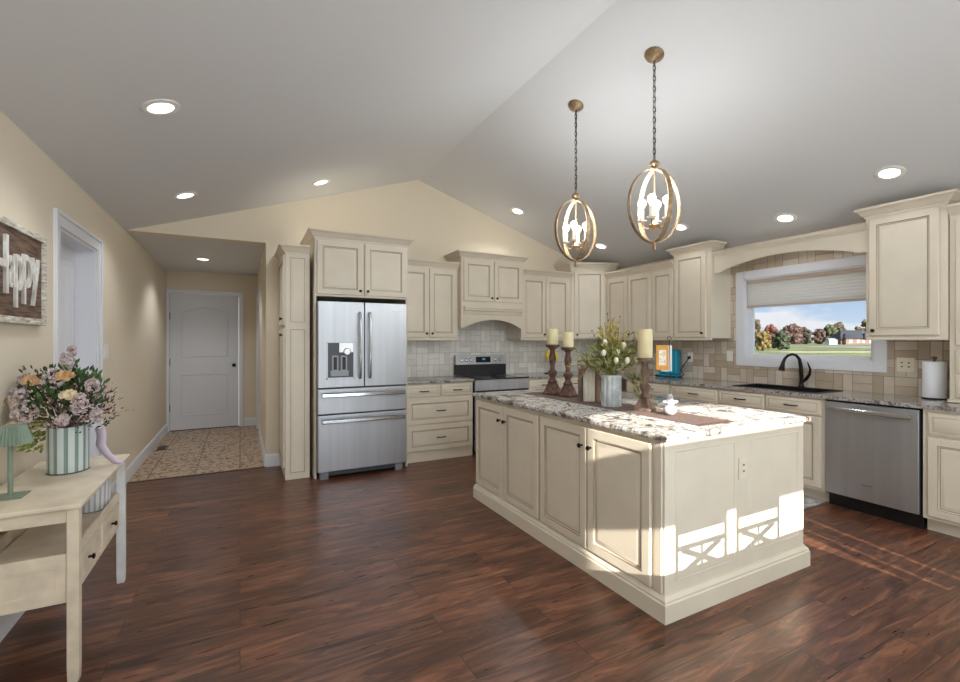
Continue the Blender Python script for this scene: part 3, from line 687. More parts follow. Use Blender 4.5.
crown(p, [(0, .41), (0, 0), (Wh, 0), (Wh, .41)], 2.395)
# corner upper: diagonal front
XU = 4.64
A = Vector((4.172, 5.17)); B = Vector((XU, 4.945)); dv = (B - A); Lc = dv.length; ang = math.atan2(dv.y, dv.x)
p = thing('corner_cabinet', (A.x, A.y, 0), ang, 'taller cream corner upper cabinet with one angled door', 'cabinet')
inv = Matrix.Rotation(-ang, 3, 'Z')
def lp(x, y): q = inv @ Vector((x - A.x, y - A.y, 0)); return (q.x, q.y)
MB().prism([lp(4.172, 5.17), lp(XU, 4.945), lp(4.955, 4.945), lp(4.955, 5.488), lp(4.172, 5.488)], 1.40, 2.40).build('cabinet_body', 'cream', p)
cdoor(p, .045, Lc - .045, 1.415, 2.375, (.08, 1.46))
crown(p, [lp(4.172, 5.49), lp(4.172, 5.17), lp(XU, 4.945), lp(4.80, 4.945)], 2.395)
# right wall uppers (front faces the room's left)
def rupper(y1, W, z0, z1, doors, label, x=XU, D=None, cp=None, name='wall_cabinet'):
    p = thing(name, (x, y1, 0), RZ90, label, 'cabinet')
    D = D or (4.958 - x)
    cbody(p, W, D, z0, z1)
    MB().box(0, W, -.006, .02, z0 - .022, z0).build('light_rail', 'cream', p, bevel=.003)
    for d in doors: cdoor(p, *d)
    crown(p, cp or [(0, 0), (W, 0)], z1 - .012)
    return p
rupper(4.941, .80, 1.40, 2.265, [(.01, .39, 1.415, 2.235, (.36, 1.46)), (.405, .79, 1.415, 2.235, (.44, 1.46))], 'cream two-door upper cabinet on window wall right of the corner cabinet')
rupper(4.138, .335, 1.40, 2.265, [(.01, .325, 1.415, 2.235)], 'cream single-door upper cabinet squeezed between two-door and tall uppers')
rupper(3.80, .50, 1.40, 2.40, [(.03, .44, 1.415, 2.375, (.405, 1.46))], 'tall cream upper cabinet left of the kitchen window', x=4.62, cp=[(0, .18), (0, 0), (.50, 0), (.50, .18)])
rupper(1.895, .50, 1.40, 2.40, [(.025, .455, 1.415, 2.375, (.06, 1.455))], 'tall cream upper cabinet right of the kitchen window above the dishwasher', cp=[(0, .17), (0, 0), (.50, 0), (.50, .17)])
# hutch resting on the worktop at the right edge
p = thing('hutch_cabinet', (4.655, 1.39, 0), RZ90, 'cream hutch cabinet with small drawers standing on the counter at right edge', 'cabinet')
cbody(p, .55, .30, .918, 2.30)
for z in (.955, 1.135): 
    d = MB().panel((.035, 0, z), UX, VZ, NY, .48, .165, SLAB, SMI).build('drawer', ['cream', 'glaze'], p); knob(d, .27, z + .08)
cdoor(p, .035, .515, 1.34, 2.26, (.48, 1.40))
MB().box(-.01, .55, -.015, .02, .918, .94).build('base_rail', 'cream', p, bevel=.004)
crown(p, [(0, 0), (.55, 0)], 2.285)

# window valance
p = thing('window_valance', (4.66, 3.297, 0), RZ90, 'arched cream valance board with crown above the kitchen window', 'valance')
Wv = 1.398
poly = [(0, 2.335), (0, 2.118), (.06, 2.118)] + [(.06 + (Wv - .12) * i / 24, 2.118 + .105 * math.sin(PI * i / 24) ** .75) for i in range(1, 24)] + [(Wv - .06, 2.118), (Wv, 2.118), (Wv, 2.335)]
MB().prism(poly, 0, .02, T_xz).build('valance_board', 'cream', p, smooth=30)
MB().sweep([(0, 0), (Wv, 0)], [(0, 0), (.008, 0), (.012, .012), (.03, .03), (.034, .036), (.034, .05), (0, .05)], 2.30).build('crown_molding', 'cream', p)

# ------------------------------------------------------------------ base cabinets on the window wall
XC = 4.36
def rbase(y1, W, parts, label, name='base_cabinet'):
    p = thing(name, (XC, y1, 0), RZ90, label, 'cabinet')
    if name == 'sink_cabinet': MB().box(0, W, 0, .02, .10, .884).box(0, .018, .02, .60, .10, .884).box(W - .018, W, .02, .60, .10, .884).box(.018, W - .018, .02, .60, .10, .118).build('cabinet_body', 'cream', p)
    else: cbody(p, W, .60, .10, .884)
    MB().box(0, W, .075, .10, 0, .10).build('plinth', 'cream', p)
    for k in parts:
        if k[0] == 'd': cdoor(p, *k[1:])
        else: cdrawer(p, *k[1:])
    return p
rbase(4.30, .70, [('w', .10, .69, .735, .868), ('d', .10, .39, .125, .72, (.36, .66)), ('d', .40, .69, .125, .72, (.43, .66))], 'cream base cabinet in the corner below the teal appliance')
rbase(3.598, .568, [('w', .01, .558, .735, .868), ('d', .01, .28, .125, .72, (.25, .66)), ('d', .29, .558, .125, .72, (.32, .66))], 'cream base cabinet with one drawer left of the sink cabinet')
rbase(3.028, .962, [('w', .01, .465, .735, .868), ('w', .478, .935, .735, .868), ('d', .01, .465, .125, .72, (.435, .66)), ('d', .478, .935, .125, .72, (.51, .66))], 'cream sink base cabinet left of the dishwasher', 'sink_cabinet')
rbase(1.442, .56, [('w', .03, .53, .70, .860), ('d', .03, .53, .125, .685, (.49, .63))], 'cream base cabinet right of the dishwasher at right edge')
# dishwasher
p = thing('dishwasher', (4.335, 2.060, 0), RZ90, 'stainless steel dishwasher with bar handle under the counter beside the sink', 'dishwasher')
Wq = .608
MB().box(.004, Wq - .004, .03, .60, .10, .880).build('dishwasher_body', 'black', p)
d = MB().box(.006, Wq - .006, 0, .03, .115, .868).build('door', 'steel', p, bevel=.004)
pts = [(.035 + (Wq - .07) * i / 12, -.028 - .016 * math.sin(PI * i / 12), .815) for i in range(13)]
MB().grid([[(x, y, z - .018), (x, y - .012, z - .010), (x, y - .012, z + .010), (x, y, z + .018), (x, y + .008, z)] for x, y, z in pts]).box(.04, .06, -.03, 0, .805, .825).box(Wq - .06, Wq - .04, -.03, 0, .805, .825).build('handle', 'steelh', d)
MB().box(.26, .33, -.001, .001, .235, .242).build('badge', 'steelh', d)
MB().box(.004, Wq - .004, .07, .09, .0, .10).build('toe_kick', 'black', p)

# ------------------------------------------------------------------ worktops
def slab_edge(poly, z0, z1, seed=1, amp=.004, step=.02):
    rnd = random.Random(seed); P = [Vector(q) for q in poly]; pts = []
    for i in range(len(P)):
        a, b = P[i], P[(i + 1) % len(P)]; k = max(1, int((b - a).length / step)); d = (b - a).normalized(); nr = Vector((d.y, -d.x))
        for j in range(k): pts.append((a + (b - a) * j / k, nr))
    rings = []
    for z, o in ((z0, -.004), (z0 + .006, .0), ((z0 + z1) / 2, .001), (z1 - .007, 0), (z1 - .002, -.003), (z1, -.009)):
        rings.append([(p.x + n.x * (o + (rnd.random() - .5) * amp * (1 if z0 < z < z1 - .001 else .0)), p.y + n.y * (o + (rnd.random() - .5) * amp * (1 if z0 < z < z1 - .001 else 0)), z) for p, n in pts])
    return MB().grid(rings)
o = slab_edge([(1.628, 4.87), (2.474, 4.87), (2.474, 5.488), (1.628, 5.488)], .886, .915, 3, .002).build('worktop', 'granite')
tag(o, 'grey granite worktop between the refrigerator and range', 'countertop')
SK = (4.45, 4.86, 2.17, 2.93)
mb = MB(); e = 4.325
mb.box(3.25, 4.955, 4.87, 5.488, .886, .915).box(e, 4.955, SK[3], 4.87, .886, .915).box(e, SK[0], SK[2], SK[3], .886, .915).box(SK[1], 4.955, SK[2], SK[3], .886, .915).box(e, 4.955, .86, SK[2], .886, .915)
o = mb.build('worktop', 'granite'); tag(o, 'long grey granite worktop running under the window around the corner', 'countertop')
sk = thing('sink', ((SK[0] + SK[1]) / 2, (SK[2] + SK[3]) / 2, .70), 0, 'black undermount sink set in the granite worktop below the window', 'sink')
hx, hy = (SK[1] - SK[0]) / 2 - .002, (SK[3] - SK[2]) / 2 - .002
mb = MB().box(-hx, hx, -hy, hy, 0, .012).box(-hx, -hx + .012, -hy, hy, .012, .2155).box(hx - .012, hx, -hy, hy, .012, .2155).box(-hx, hx, -hy, -hy + .012, .012, .2155).box(-hx, hx, hy - .012, hy, .012, .2155)
mb.build('basin', 'black', sk)
MB().lathe([(.045, 0), (.045, .003), (.03, .001)], (0, 0, .012), n=20).build('drain', 'steelh', sk)
# thin black rim of the sink on the worktop
mb = MB(); r = .012
mb.box(-hx - r, hx + r, -hy - r, -hy, .2155, .2205).box(-hx - r, hx + r, hy, hy + r, .2155, .2205).box(-hx - r, -hx, -hy, hy, .2155, .2205).box(hx, hx + r, -hy, hy, .2155, .2205)
mb.build('rim', 'black', sk)
# faucet
fc = thing('faucet', (4.905, 2.53, .915), 0, 'dark bronze gooseneck kitchen faucet with side lever behind the sink', 'faucet')
pts = [(0, 0, 0), (0, 0, .10), (-.005, .002, .2), (-.02, .008, .275), (-.055, .02, .315), (-.10, .035, .325), (-.145, .05, .31), (-.175, .06, .28), (-.19, .066, .245)]
MB().lathe([(.030, 0), (.030, .008), (.022, .02), (.019, .05)], n=18).tube(pts, [.019, .019, .018, .0155, .0135, .0125, .0125, .0135, .015], 12).build('spout', 'bronze', fc)
MB().lathe([(.016, 0), (.019, .03), (.027, .075), (.029, .085), (.02, .087)], (-.19, .066, .248), (-.25, .08, -1), 16).build('spray_head', 'bronze', fc)
MB().tube([(0, -.012, .055), (-.002, -.045, .085), (-.004, -.075, .13), (-.006, -.082, .18), (-.008, -.066, .23), (-.012, -.06, .25)], [.014, .016, .013, .010, .007, .005], 10).build('lever', 'bronze', fc)

# ------------------------------------------------------------------ island
IX, IY = 1.84, 3.565
p = thing('kitchen_island', (IX, IY, 0), RZ90, 'large cream kitchen island with raised panel doors on a molded plinth', 'kitchen island')
LI, DI = 2.0, 1.215
MB().box(0, LI - .012, 0, DI, .06, .883).build('island_body', 'cream', p, bevel=.002)
PL = [(0, 0), (.026, 0), (.026, .088), (.020, .094), (.020, .104), (.010, .116), (.004, .122), (.004, .126), (0, .126)]
MB().sweep([(0, DI), (0, 0), (LI, 0), (LI, DI), (0, DI)], PL).build('plinth', 'cream', p, smooth=25)
for x0, x1, kx in ((.012, .468, .435), (.480, .945, .513), (.975, 1.445, 1.412), (1.457, 1.925, 1.490)):
    cdoor(p, x0, x1, .135, .855, (kx, .745))
MB().box(LI - .055, LI - .013, -.010, .02, .127, .871).build('corner_post', 'cream', p, bevel=.003)
mb = MB(); ex = LI - .012; th = .012
z0_, z1_ = .126, .884
for (y0, y1, q0, q1) in ((.0, .072, z0_, z1_), (.548, .680, z0_, z1_), (1.155, DI, z0_, z1_), (.072, .548, z0_, .175), (.072, .548, .825, z1_), (.680, 1.155, z0_, .19), (.680, 1.155, .825, z1_)):
    mb.box(ex, ex + th, y0, y1, q0, q1)
for y0, y1, q0 in ((.072, .548, .175), (.680, 1.155, .19)):
    mb.panel((ex + .0005, y0, q0), (0, 1, 0), VZ, (1, 0, 0), y1 - y0, .825 - q0, [(0, .0115), (.004, .0150), (.010, .012), (.017, .003), (.022, .002), (.024, .002)], [0, 0, 1, 0, 0])
mb.build('end_panel', ['cream', 'glaze'], p)
MB().box(0.001, LI - .013, -.006, .01, .872, .882).build('top_rail', 'cream', p)
o = slab_edge([(1.805, 1.525), (3.06, 1.525), (3.06, 3.60), (1.805, 3.60)], .8845, .915, 5, .007, .015).build('island_worktop', 'granite_isl')
tag(o, 'white and grey veined granite worktop with chiselled edge on the island', 'countertop')
def wallplate(loc, rz, w, h, m, label, rockers=1, outlet=True, name='outlet_plate', group=None):
    q = thing(name, loc, rz, label, 'outlet' if outlet else 'light switch', group)
    MB().box(-w / 2, w / 2, -.006, 0, -h / 2, h / 2).build('cover_plate', m, q, bevel=.002)
    for i in range(rockers):
        cx = (i - (rockers - 1) / 2) * .046
        if outlet:
            pl_ = MB().box(cx - .017, cx + .017, -.0085, -.006, -.033, .033).build('receptacle', m, q, bevel=.001)
            for dz in (-.017, .017): MB().box(cx - .007, cx + .007, -.0092, -.0085, dz - .004, dz + .005).build('socket', 'black', pl_)
        else: MB().box(cx - .016, cx + .016, -.010, -.006, -.032, .032).build('rocker', m, q, bevel=.002)
    return q
wallplate((2.452, IY - LI - .0005, .672), 0, .072, .118, 'almond', 'almond outlet plate mounted on the island end panel')
wallplate((XL + .0, 4.78, 1.285), PI / 2, .115, .118, 'plate', 'white double light switch on the left wall beside the doorway', 2, False, 'switch_plate')
wallplate((XR - .0105, 3.83, 1.17), RZ90, .072, .118, 'plate', 'white outlet on the backsplash with the black cord plugged in')
wallplate((XR - .0105, 3.31, 1.20), RZ90, .072, .118, 'plate', 'white light switch on the backsplash left of the kitchen window', 1, False, 'switch_plate')
wallplate((XR - .0105, 1.75, 1.17), RZ90, .118, .118, 'almond', 'almond double outlet on the backsplash right of the kitchen window', 2)

# ------------------------------------------------------------------ ceiling lamps
def can(x, y, label, group, energy, zf=cz, tilt=None):
    z = zf(x); s = 1 if x < RX else -1
    n = Vector((0, 0, -1)) if tilt == 0 else Vector((s * SL, 0, -1)).normalized()
    r = thing('recessed_light', (x, y, z), 0, label, 'ceiling light', group)
    MB().lathe([(.062, .002), (.064, .007), (.080, .009), (.094, .004), (.095, -.001)], (0, 0, 0), n, 28, cap=(False, False)).build('trim_ring', 'plate', r)
    MB().lathe([(.064, .0), (.062, .005), (.0005, .0055)], (0, 0, 0), n, 28).build('lens', 'can', r)
    l = bpy.data.lights.new('recessed_lamp_glow', 'SPOT'); l.energy = energy; l.spot_size = math.radians(130); l.spot_blend = .6; l.shadow_soft_size = .06; l.color = (.93, .97, 1)
    lo = bpy.data.objects.new('recessed_lamp_glow', l); COL.objects.link(lo); lo.location = Vector((x, y, z)) + n * .03
    lo.rotation_euler = Vector((n.x * .3, 0, -1)).to_track_quat('-Z', 'Y').to_euler()
GL = 'recessed ceiling lights'
CE = 24
can(-.38, 2.99, 'recessed ceiling light on the left slope nearest the viewer', GL, CE)
can(-.417, 4.65, 'recessed ceiling light above the hall opening on the left slope', GL, CE)
can(.734, 4.91, 'recessed ceiling light above the refrigerator on the left slope', GL, CE)
can(4.35, 1.63, 'recessed ceiling light above the upper cabinet right of the window', GL, 3)
can(4.63, 2.53, 'recessed ceiling light above the window valance', GL, 4)
can(3.15, 4.97, 'recessed ceiling light above the range hood cabinet on the right slope', GL, CE)
can(4.349, 3.49, 'recessed ceiling light near the tall upper cabinet left of the window', GL, 5)
can(4.317, 4.72, 'recessed ceiling light above the corner cabinet', GL, 4)
can(-.428, 6.97, 'recessed light in the low flat hall ceiling', GL, 26, lambda x: HZ, 0)

# pendants
def ring_band(R, H, w, t, ang, z0):
    mb = MB(); ca, sa = math.cos(ang), math.sin(ang); rings = []; n = 48
    for i in range(n):
        a = 2 * PI * i / n; r = R * math.cos(a); z = z0 + H * math.sin(a)
        nr = Vector((math.cos(a) / R, math.sin(a) / H)).normalized()
        row = []
        for du, dw in ((t / 2, w / 2), (t / 2, -w / 2), (-t / 2, -w / 2), (-t / 2, w / 2)):
            rr = r + nr.x * du; zz = z + nr.y * du
            row.append((rr * ca - dw * sa, rr * sa + dw * ca, zz))
        rings.append(row)
    rings.append(rings[0]); return mb.grid(rings, 0, True, (False, False))
def pendant(x, y, label, rot, RA=.186):
    zc = cz(x); zr = 2.265; H = .245
    r = thing('pendant_light', (x, y, zc), rot, label, 'pendant light', 'gold orb pendants over the island')
    nl = Vector((-SL, 0, -1)).normalized()
    nl = Matrix.Rotation(-rot, 3, 'Z') @ nl
    MB().lathe([(.062, -.002), (.064, .008), (.052, .026), (.02, .036), (.008, .045)], (0, 0, 0), nl, 24).build('canopy', 'gold', r)
    top = -.04; bot = zr + H + .065 - zc
    n = int((top - bot) / .034); mb = MB(); dz = (top - bot) / n
    for i in range(n):
        zc_ = top - (i + .5) * dz; pts = []
        for k in range(11):
            a = 2 * PI * k / 10; u, v = .0095 * math.cos(a), dz * .70 * math.sin(a)
            pts.append((u, 0, zc_ + v) if i % 2 else (0, u, zc_ + v))
        mb.tube(pts, .0024, 5, cap=False)
    mb.tube([(.004, .003, top), (.004, -.002, (top + bot) / 2), (.004, .003, bot)], .002, 5)
    mb.build('chain', 'bronze', r)
    z = zr - zc
    MB().lathe([(.006, .075), (.010, .06), (.012, .055), (.030, .042), (.034, .030), (.026, .016), (.012, .010), (.018, -.004)], (0, 0, z + H), n=20).build('finial_ball', 'gold', r)
    ring_band(RA, H, .032, .006, 0, z).build('oval_ring', 'gold', r)
    ring_band(RA - .012, H - .006, .032, .006, PI / 2, z).build('oval_ring', 'gold', r)
    MB().lathe([(.012, .0), (.014, -.010), (.010, -.02), (.012, -.035), (.009, -.052), (.002, -.058)], (0, 0, z - H + .004), (0, 0, 1), 14).build('bottom_finial', 'gold', r)
    MB().tube([(0, 0, z + H), (0, 0, z - .13)], .004, 8).build('stem', 'gold', r)
    hb = MB().lathe([(.004, -.165), (.014, -.155), (.034, -.140), (.038, -.130), (.018, -.115), (.010, -.10)], (0, 0, z), n=18)
    for k in range(4):
        a = PI / 4 + k * PI / 2; c_, s_ = math.cos(a), math.sin(a)
        pts = [(c_ * q, s_ * q, z + h) for q, h in ((.015, -.135), (.04, -.150), (.065, -.140), (.078, -.118), (.080, -.095))]
        hb.tube(pts, .0045, 8)
    hb.build('arm_hub', 'gold', r)
    for k in range(4):
        a = PI / 4 + k * PI / 2; cx, cy = math.cos(a) * .080, math.sin(a) * .080
        cd = MB().lathe([(.010, -.10), (.030, -.094), (.031, -.088), (.013, -.084), (.013, -.02)], (cx, cy, z), n=16).build('candle_sleeve', 'candlewhite', r)
        MB().lathe([(.010, -.02), (.012, -.008), (.024, .012), (.028, .028), (.024, .044), (.012, .054), (.001, .056)], (cx, cy, z), n=16).build('bulb', 'bulb', cd)
    l = bpy.data.lights.new('pendant_glow', 'POINT'); l.energy = 19; l.color = (.93, .97, 1); l.shadow_soft_size = .12; 
    lo = bpy.data.objects.new('pendant_glow', l); COL.objects.link(lo); lo.location = (x, y, zr + .10)
pendant(2.43, 2.15, 'gold orb pendant light hanging nearer the viewer and the window', math.radians(-48.5 + 33))
pendant(2.405, 2.92, 'gold orb pendant light hanging farther back nearer the range', math.radians(-39.5 + 33))

# ------------------------------------------------------------------ console table on the left
TX0, TX1, TY0, TY1 = -.955, -.562, 2.36, 3.288
p = thing('console_table', (TX1, TY0, 0), 0, 'cream console table with open shelf and small drawers along the left wall', 'table')
w_, l_ = TX0 - TX1, TY1 - TY0
MB().box(w_, 0, 0, l_, .700, .720).build('tabletop', 'tablecream', p, bevel=.006)
MB().box(w_ + .02, -.0495, .025, .04, .645, .700).box(w_ + .02, -.03, l_ - .04, l_ - .025, .645, .700).box(-.045, -.03, .04, l_ - .04, .665, .700).box(w_ + .02, w_ + .035, .04, l_ - .04, .645, .70).build('apron', 'tablecream', p, bevel=.002)
def leg(x, y, m):
    hwx = .0195
    mb = MB().grid([[(x - a, y - a, z), (x + a, y - a, z), (x + a, y + a, z), (x - a, y + a, z)] for a, z in ((.016, 0), (.018, .004), (hwx, .07), (hwx, .70))])
    return mb.build('leg', m, p, bevel=.002)
for x, y, m in ((-.030, .036, 'tablecream'), (-.036, l_ - .036, 'tablewhite'), (w_ + .04, .036, 'tablecream'), (w_ + .04, l_ - .036, 'tablecream')):
    lg = leg(x, y, m)
    if m == 'tablewhite': lg['label'] = 'whiter leg'
# drawer box
MB().box(w_ + .06, -.048, .055, l_ - .05, .335, .475).build('drawer_case', 'tablecream', p)
MB().box(w_ + .03, -.0495, .026, .046, .325, .52).box(w_ + .03, -.0555, l_ - .046, l_ - .026, .325, .52).box(-.052, -.038, .078, l_ - .075, .325, .345).box(-.052, -.038, .078, l_ - .075, .475, .52).box(w_ + .03, w_ + .045, .07, l_ - .07, .33, .52).build('shelf_rail', 'tablecream', p, bevel=.002)
e_ = MB().panel((w_ + .085, .0255, .360), UX, VZ, NY, .235, .12, [(0, 0), (0, .004), (.008, .004), (.014, .001), (.02, .001)], 0).build('end_panel', 'tablecream', p)
for y0 in (.085, .50):
    d = MB().panel((-.046, y0, .350), (0, 1, 0), VZ, (1, 0, 0), .345, .12, [(0, 0), (0, .010), (.008, .012), (.022, .012), (.028, .008), (.03, .008)], 0).build('drawer', 'tablecream', p)
    MB().lathe([(.006, 0), (.005, .010), (.012, .016), (.012, .022), (.002, .025)], (-.035, y0 + .17, .41), (1, 0, 0), 12).build('knob', 'bronze', d)

# striped vase + bouquet
def stripes(name, a, b, k, offs=0):
    m = bpy.data.materials.new(name); m.use_nodes = True
    n = m.node_tree.nodes; l = m.node_tree.links; pb = n['Principled BSDF']; pb.inputs['Roughness'].default_value = .4
    t = n.new('ShaderNodeTexCoord'); g_ = n.new('ShaderNodeTexGradient'); g_.gradient_type = 'RADIAL'; l.new(t.outputs['Object'], g_.inputs[0])
    mu = n.new('ShaderNodeMath'); mu.operation = 'MULTIPLY'; mu.inputs[1].default_value = k; l.new(g_.outputs['Fac'], mu.inputs[0])
    fr = n.new('ShaderNodeMath'); fr.operation = 'FRACT'; l.new(mu.outputs[0], fr.inputs[0])
    r = n.new('ShaderNodeValToRGB'); r.color_ramp.interpolation = 'CONSTANT'; l.new(fr.outputs[0], r.inputs[0])
    e = r.color_ramp.elements; e[0].position = 0; e[0].color = rgba(a); e[1].position = .62; e[1].color = rgba(b)
    x_ = e.new(.72); x_.color = rgba(tuple(c * 1.25 for c in b)); y_ = e.new(.78); y_.color = rgba(b)
    l.new(r.outputs[0], pb.inputs['Base Color']); return m
vx, vy = -.762, 2.995
vs = thing('striped_vase', (vx, vy, .72), 0, 'oval white and green striped tin vase on the console table', 'vase')
stp = stripes('green_white_stripes', (206, 216, 218), (122, 142, 132), 14)
MB().lathe([(.070, 0), (.080, .003), (.0815, .224), (.084, .228), (.078, .228), (.076, .02)], n=48, cap=(True, False), sx=1.0, sy=1.15).build('vase_body', stp, vs)
MB().lathe([(.0808, .0), (.0818, .001), (.0818, .005), (.0808, .006)], n=40, sx=1, sy=1.15, cap=(False, False)).build('base_rim', 'leafdark', vs)

def leafcard(mb, c, d, L_, W_, rnd, mi=0):
    d = d.normalized(); s_ = d.cross(Vector((rnd.uniform(-1, 1), rnd.uniform(-1, 1), rnd.uniform(-1, 1)))).normalized(); up = s_.cross(d)
    c = Vector(c); b = len(mb.v)
    pts = [c, c + d * L_ * .35 + s_ * W_ * .5 + up * L_ * .06, c + d * L_ * .75 + s_ * W_ * .35 + up * L_ * .05, c + d * L_ - up * L_ * .04, c + d * L_ * .75 - s_ * W_ * .35 + up * L_ * .05, c + d * L_ * .35 - s_ * W_ * .5 + up * L_ * .06, c + d * L_ * .5]
    mb.v += [tuple(q) for q in pts]
    for f in ((0, 1, 6), (1, 2, 6), (2, 3, 6), (3, 4, 6), (4, 5, 6), (5, 0, 6)): mb.f.append(tuple(b + i for i in f)); mb.m.append(mi)
def leafcloud(n, cen, rad, L_, W_, seed, xmin=-.165, origin=None, mi=0, mb=None):
    rnd = random.Random(seed); mb = mb or MB(); cen = Vector(cen)
    for i in range(n):
        v = Vector((rnd.gauss(0, 1), rnd.gauss(0, 1), rnd.gauss(0, 1))).normalized() * rnd.random() ** .45
        c = cen + Vector((v.x * rad[0], v.y * rad[1], v.z * rad[2]))
        c.x = max(c.x, xmin)
        d = (c - (Vector(origin) if origin else cen)) .normalized() + Vector((rnd.uniform(-.7, .7), rnd.uniform(-.7, .7), rnd.uniform(-.5, .7)))
        leafcard(mb, c, d, L_ * rnd.uniform(.6, 1.2), W_ * rnd.uniform(.6, 1.2), rnd, mi)
    return mb
def rose(parent, c, r, m, seed, name='rose'):
    rnd = random.Random(seed); mb = MB()
    mb.sphere(c, r * .55, 8)
    for k in range(14):
        a = k * 2.4; q = r * (.35 + .045 * k); up = 1 - k / 14
        ctr = Vector(c) + Vector((math.cos(a) * q * .5, math.sin(a) * q * .5, r * .25 * up))
        d = Vector((math.cos(a) * (1.0 - up * .7), math.sin(a) * (1 - up * .7), .5 + up)).normalized()
        leafcard(mb, ctr - d * r * .3, d, r * 1.1, r * 1.1, rnd)
    return mb.build(name, m, parent, smooth=80)
def cluster(parent, c, rad, m, seed, n=60, name='blossom_cluster', s=.011):
    rnd = random.Random(seed); mb = MB()
    for i in range(n):
        v = Vector((rnd.gauss(0, 1), rnd.gauss(0, 1), rnd.gauss(0, 1))).normalized() * (rnd.random() ** .2)
        q = (c[0] + v.x * rad[0], c[1] + v.y * rad[1], c[2] + v.z * rad[2])
        for j in range(5):
            a = j * 2 * PI / 5 + rnd.random(); t1 = v.orthogonal().normalized(); t2 = v.normalized().cross(t1)
            leafcard(mb, q, (t1 * math.cos(a) + t2 * math.sin(a) + v * .5), s, s * .9, rnd)
    return mb.build(name, m, parent, smooth=80)
bq = thing('flower_bouquet', (vx, vy, .74), 0, 'bouquet of peach roses and mauve blossoms in the striped vase', 'flowers')
CR, CU = math.cos(YAW), math.sin(YAW)
def off(px, dz, dep=0):      # sideways as seen facing the bouquet, depth away
    return (px * CR * 1.0 + dep * CU, -px * CU + dep * CR, dz)
mb = leafcloud(520, off(.01, .36, -.02), (.15, .14, .15), .05, .018, 11, origin=(0, 0, .15))
mb.tube([(0, 0, .0), (0, 0, .2)], .02); mb.build('foliage', 'leafgreen', bq, smooth=80)
mb = leafcloud(420, off(.07, .30, -.02), (.17, .15, .13), .028, .009, 12, origin=(0, 0, .12))
leafcloud(260, off(-.13, .36, -.06), (.11, .08, .14), .026, .009, 17, origin=(0, 0, .12), mb=mb); mb.build('dark_filler', 'leafdark', bq, smooth=80)
leafcloud(300, off(-.13, .19, -.06), (.09, .07, .11), .03, .014, 13, origin=(0, 0, .2)).build('lime_filler', 'leaflime', bq, smooth=80)
mb = MB(); rnd = random.Random(5)
for i in range(44):
    a = rnd.uniform(-2.4, 1.9); e2 = rnd.uniform(.1, 1.2); Lh = rnd.uniform(.18, .29)
    b0 = Vector((0, 0, .2)); b1 = b0 + Vector((math.cos(a) * math.cos(e2), math.sin(a) * math.cos(e2), math.sin(e2))) * Lh
    b1.x = max(b1.x, -.19)
    mb.tube([b0, (b0 + b1) / 2 + Vector((0, 0, .02)), b1], [.002, .0015, .001], 4)
    for j in range(6):
        q = b0.lerp(b1, .5 + .10 * j) + Vector((rnd.uniform(-.01, .01), rnd.uniform(-.01, .01), rnd.uniform(-.005, .015)))
        mb.sphere(q, .0048, 5)
mb.build('berry_sprig', 'berry', bq, smooth=80)
for (a, z, d, rx) in ((-.13, .37, -.12, (.035, .035, .045)), (-.055, .30, -.17, (.05, .05, .055)), (.015, .45, -.10, (.045, .045, .05)), (.02, .535, -.03, (.026, .026, .045)), (.035, .58, -.02, (.016, .016, .025)), (.16, .33, -.12, (.035, .035, .05)), (-.155, .43, -.06, (.035, .035, .035)), (.17, .41, -.06, (.028, .028, .035)), (-.10, .25, -.15, (.03, .03, .03)), (.11, .26, -.15, (.025, .025, .025)), (.20, .27, -.07, (.025, .025, .035))):
    cluster(bq, off(a, z, d), rx, 'hyd', int(a * 100 + 50), 70)
for (a, z, d, m, r) in ((-.060, .435, -.13, 'rose', .036), (.085, .455, -.11, 'rose', .036), (-.10, .225, -.17, 'creamrose', .036), (-.15, .34, -.13, 'creamrose', .034), (.135, .37, -.15, 'creamrose', .034), (-.21, .31, -.05, 'rose', .026)):
    rose(bq, off(a, z, d), r, m, int(a * 90))
# green desk lamp
lx, ly = -.848, 2.60
lm = thing('table_lamp', (lx, ly, .72), 0, 'small sage green metal lamp with pleated shade on the console table', 'lamp')
rings = []
MB().box(-.062, .05, -.05, .05, 0, .007).build('base', 'lamp', lm, bevel=.003)
MB().tube([(0, 0, .005), (0, 0, .24)], .0085, 12).build('pole', 'lamp', lm)
ring = lambda r, z: [((r + (.0022 if k % 2 else -.0022)) * math.cos(2 * PI * k / 72), (r + (.0022 if k % 2 else -.0022)) * math.sin(2 * PI * k / 72), z) for k in range(72)]
MB().grid([ring(.070, .222), ring(.048, .295), ring(.046, .297), ring(.02, .297)], 0, True, (False, True)).build('lamp_shade', 'lamp', lm, smooth=20)
# ribbon behind vase
mb = MB(); P_ = []
path = [(-.01, .0, .19), (.0, -.004, .15), (-.004, -.008, .10), (.02, -.022, .06), (.062, -.05, .02), (.085, -.065, .004)]
mb.grid([[(x - .026 * CR, y + .026 * CU, z), (x, y - .006, z - .002), (x + .026 * CR, y - .026 * CU, z + .004)] for x, y, z in path], 0, False, (False, False))
rb = mb.build('ribbon', 'lilac', None, loc=(vx + .115, vy + .085, .72))
sol = rb.modifiers.new('thickness', 'SOLIDIFY'); sol.thickness = .002
tag(rb, 'lilac ribbon hanging behind the striped vase onto the table', 'ribbon')
# striped bucket on lower shelf
bk = thing('striped_bucket', (-.70, 3.12, .477), 0, 'small white and grey striped bucket on the console table lower shelf', 'bucket')
MB().lathe([(.07, 0), (.078, .004), (.084, .16), (.086, .163), (.080, .163), (.074, .02)], n=40, cap=(True, False)).build('bucket_body', stripes('grey_white_stripes', (226, 226, 226), (170, 172, 178), 22), bk)

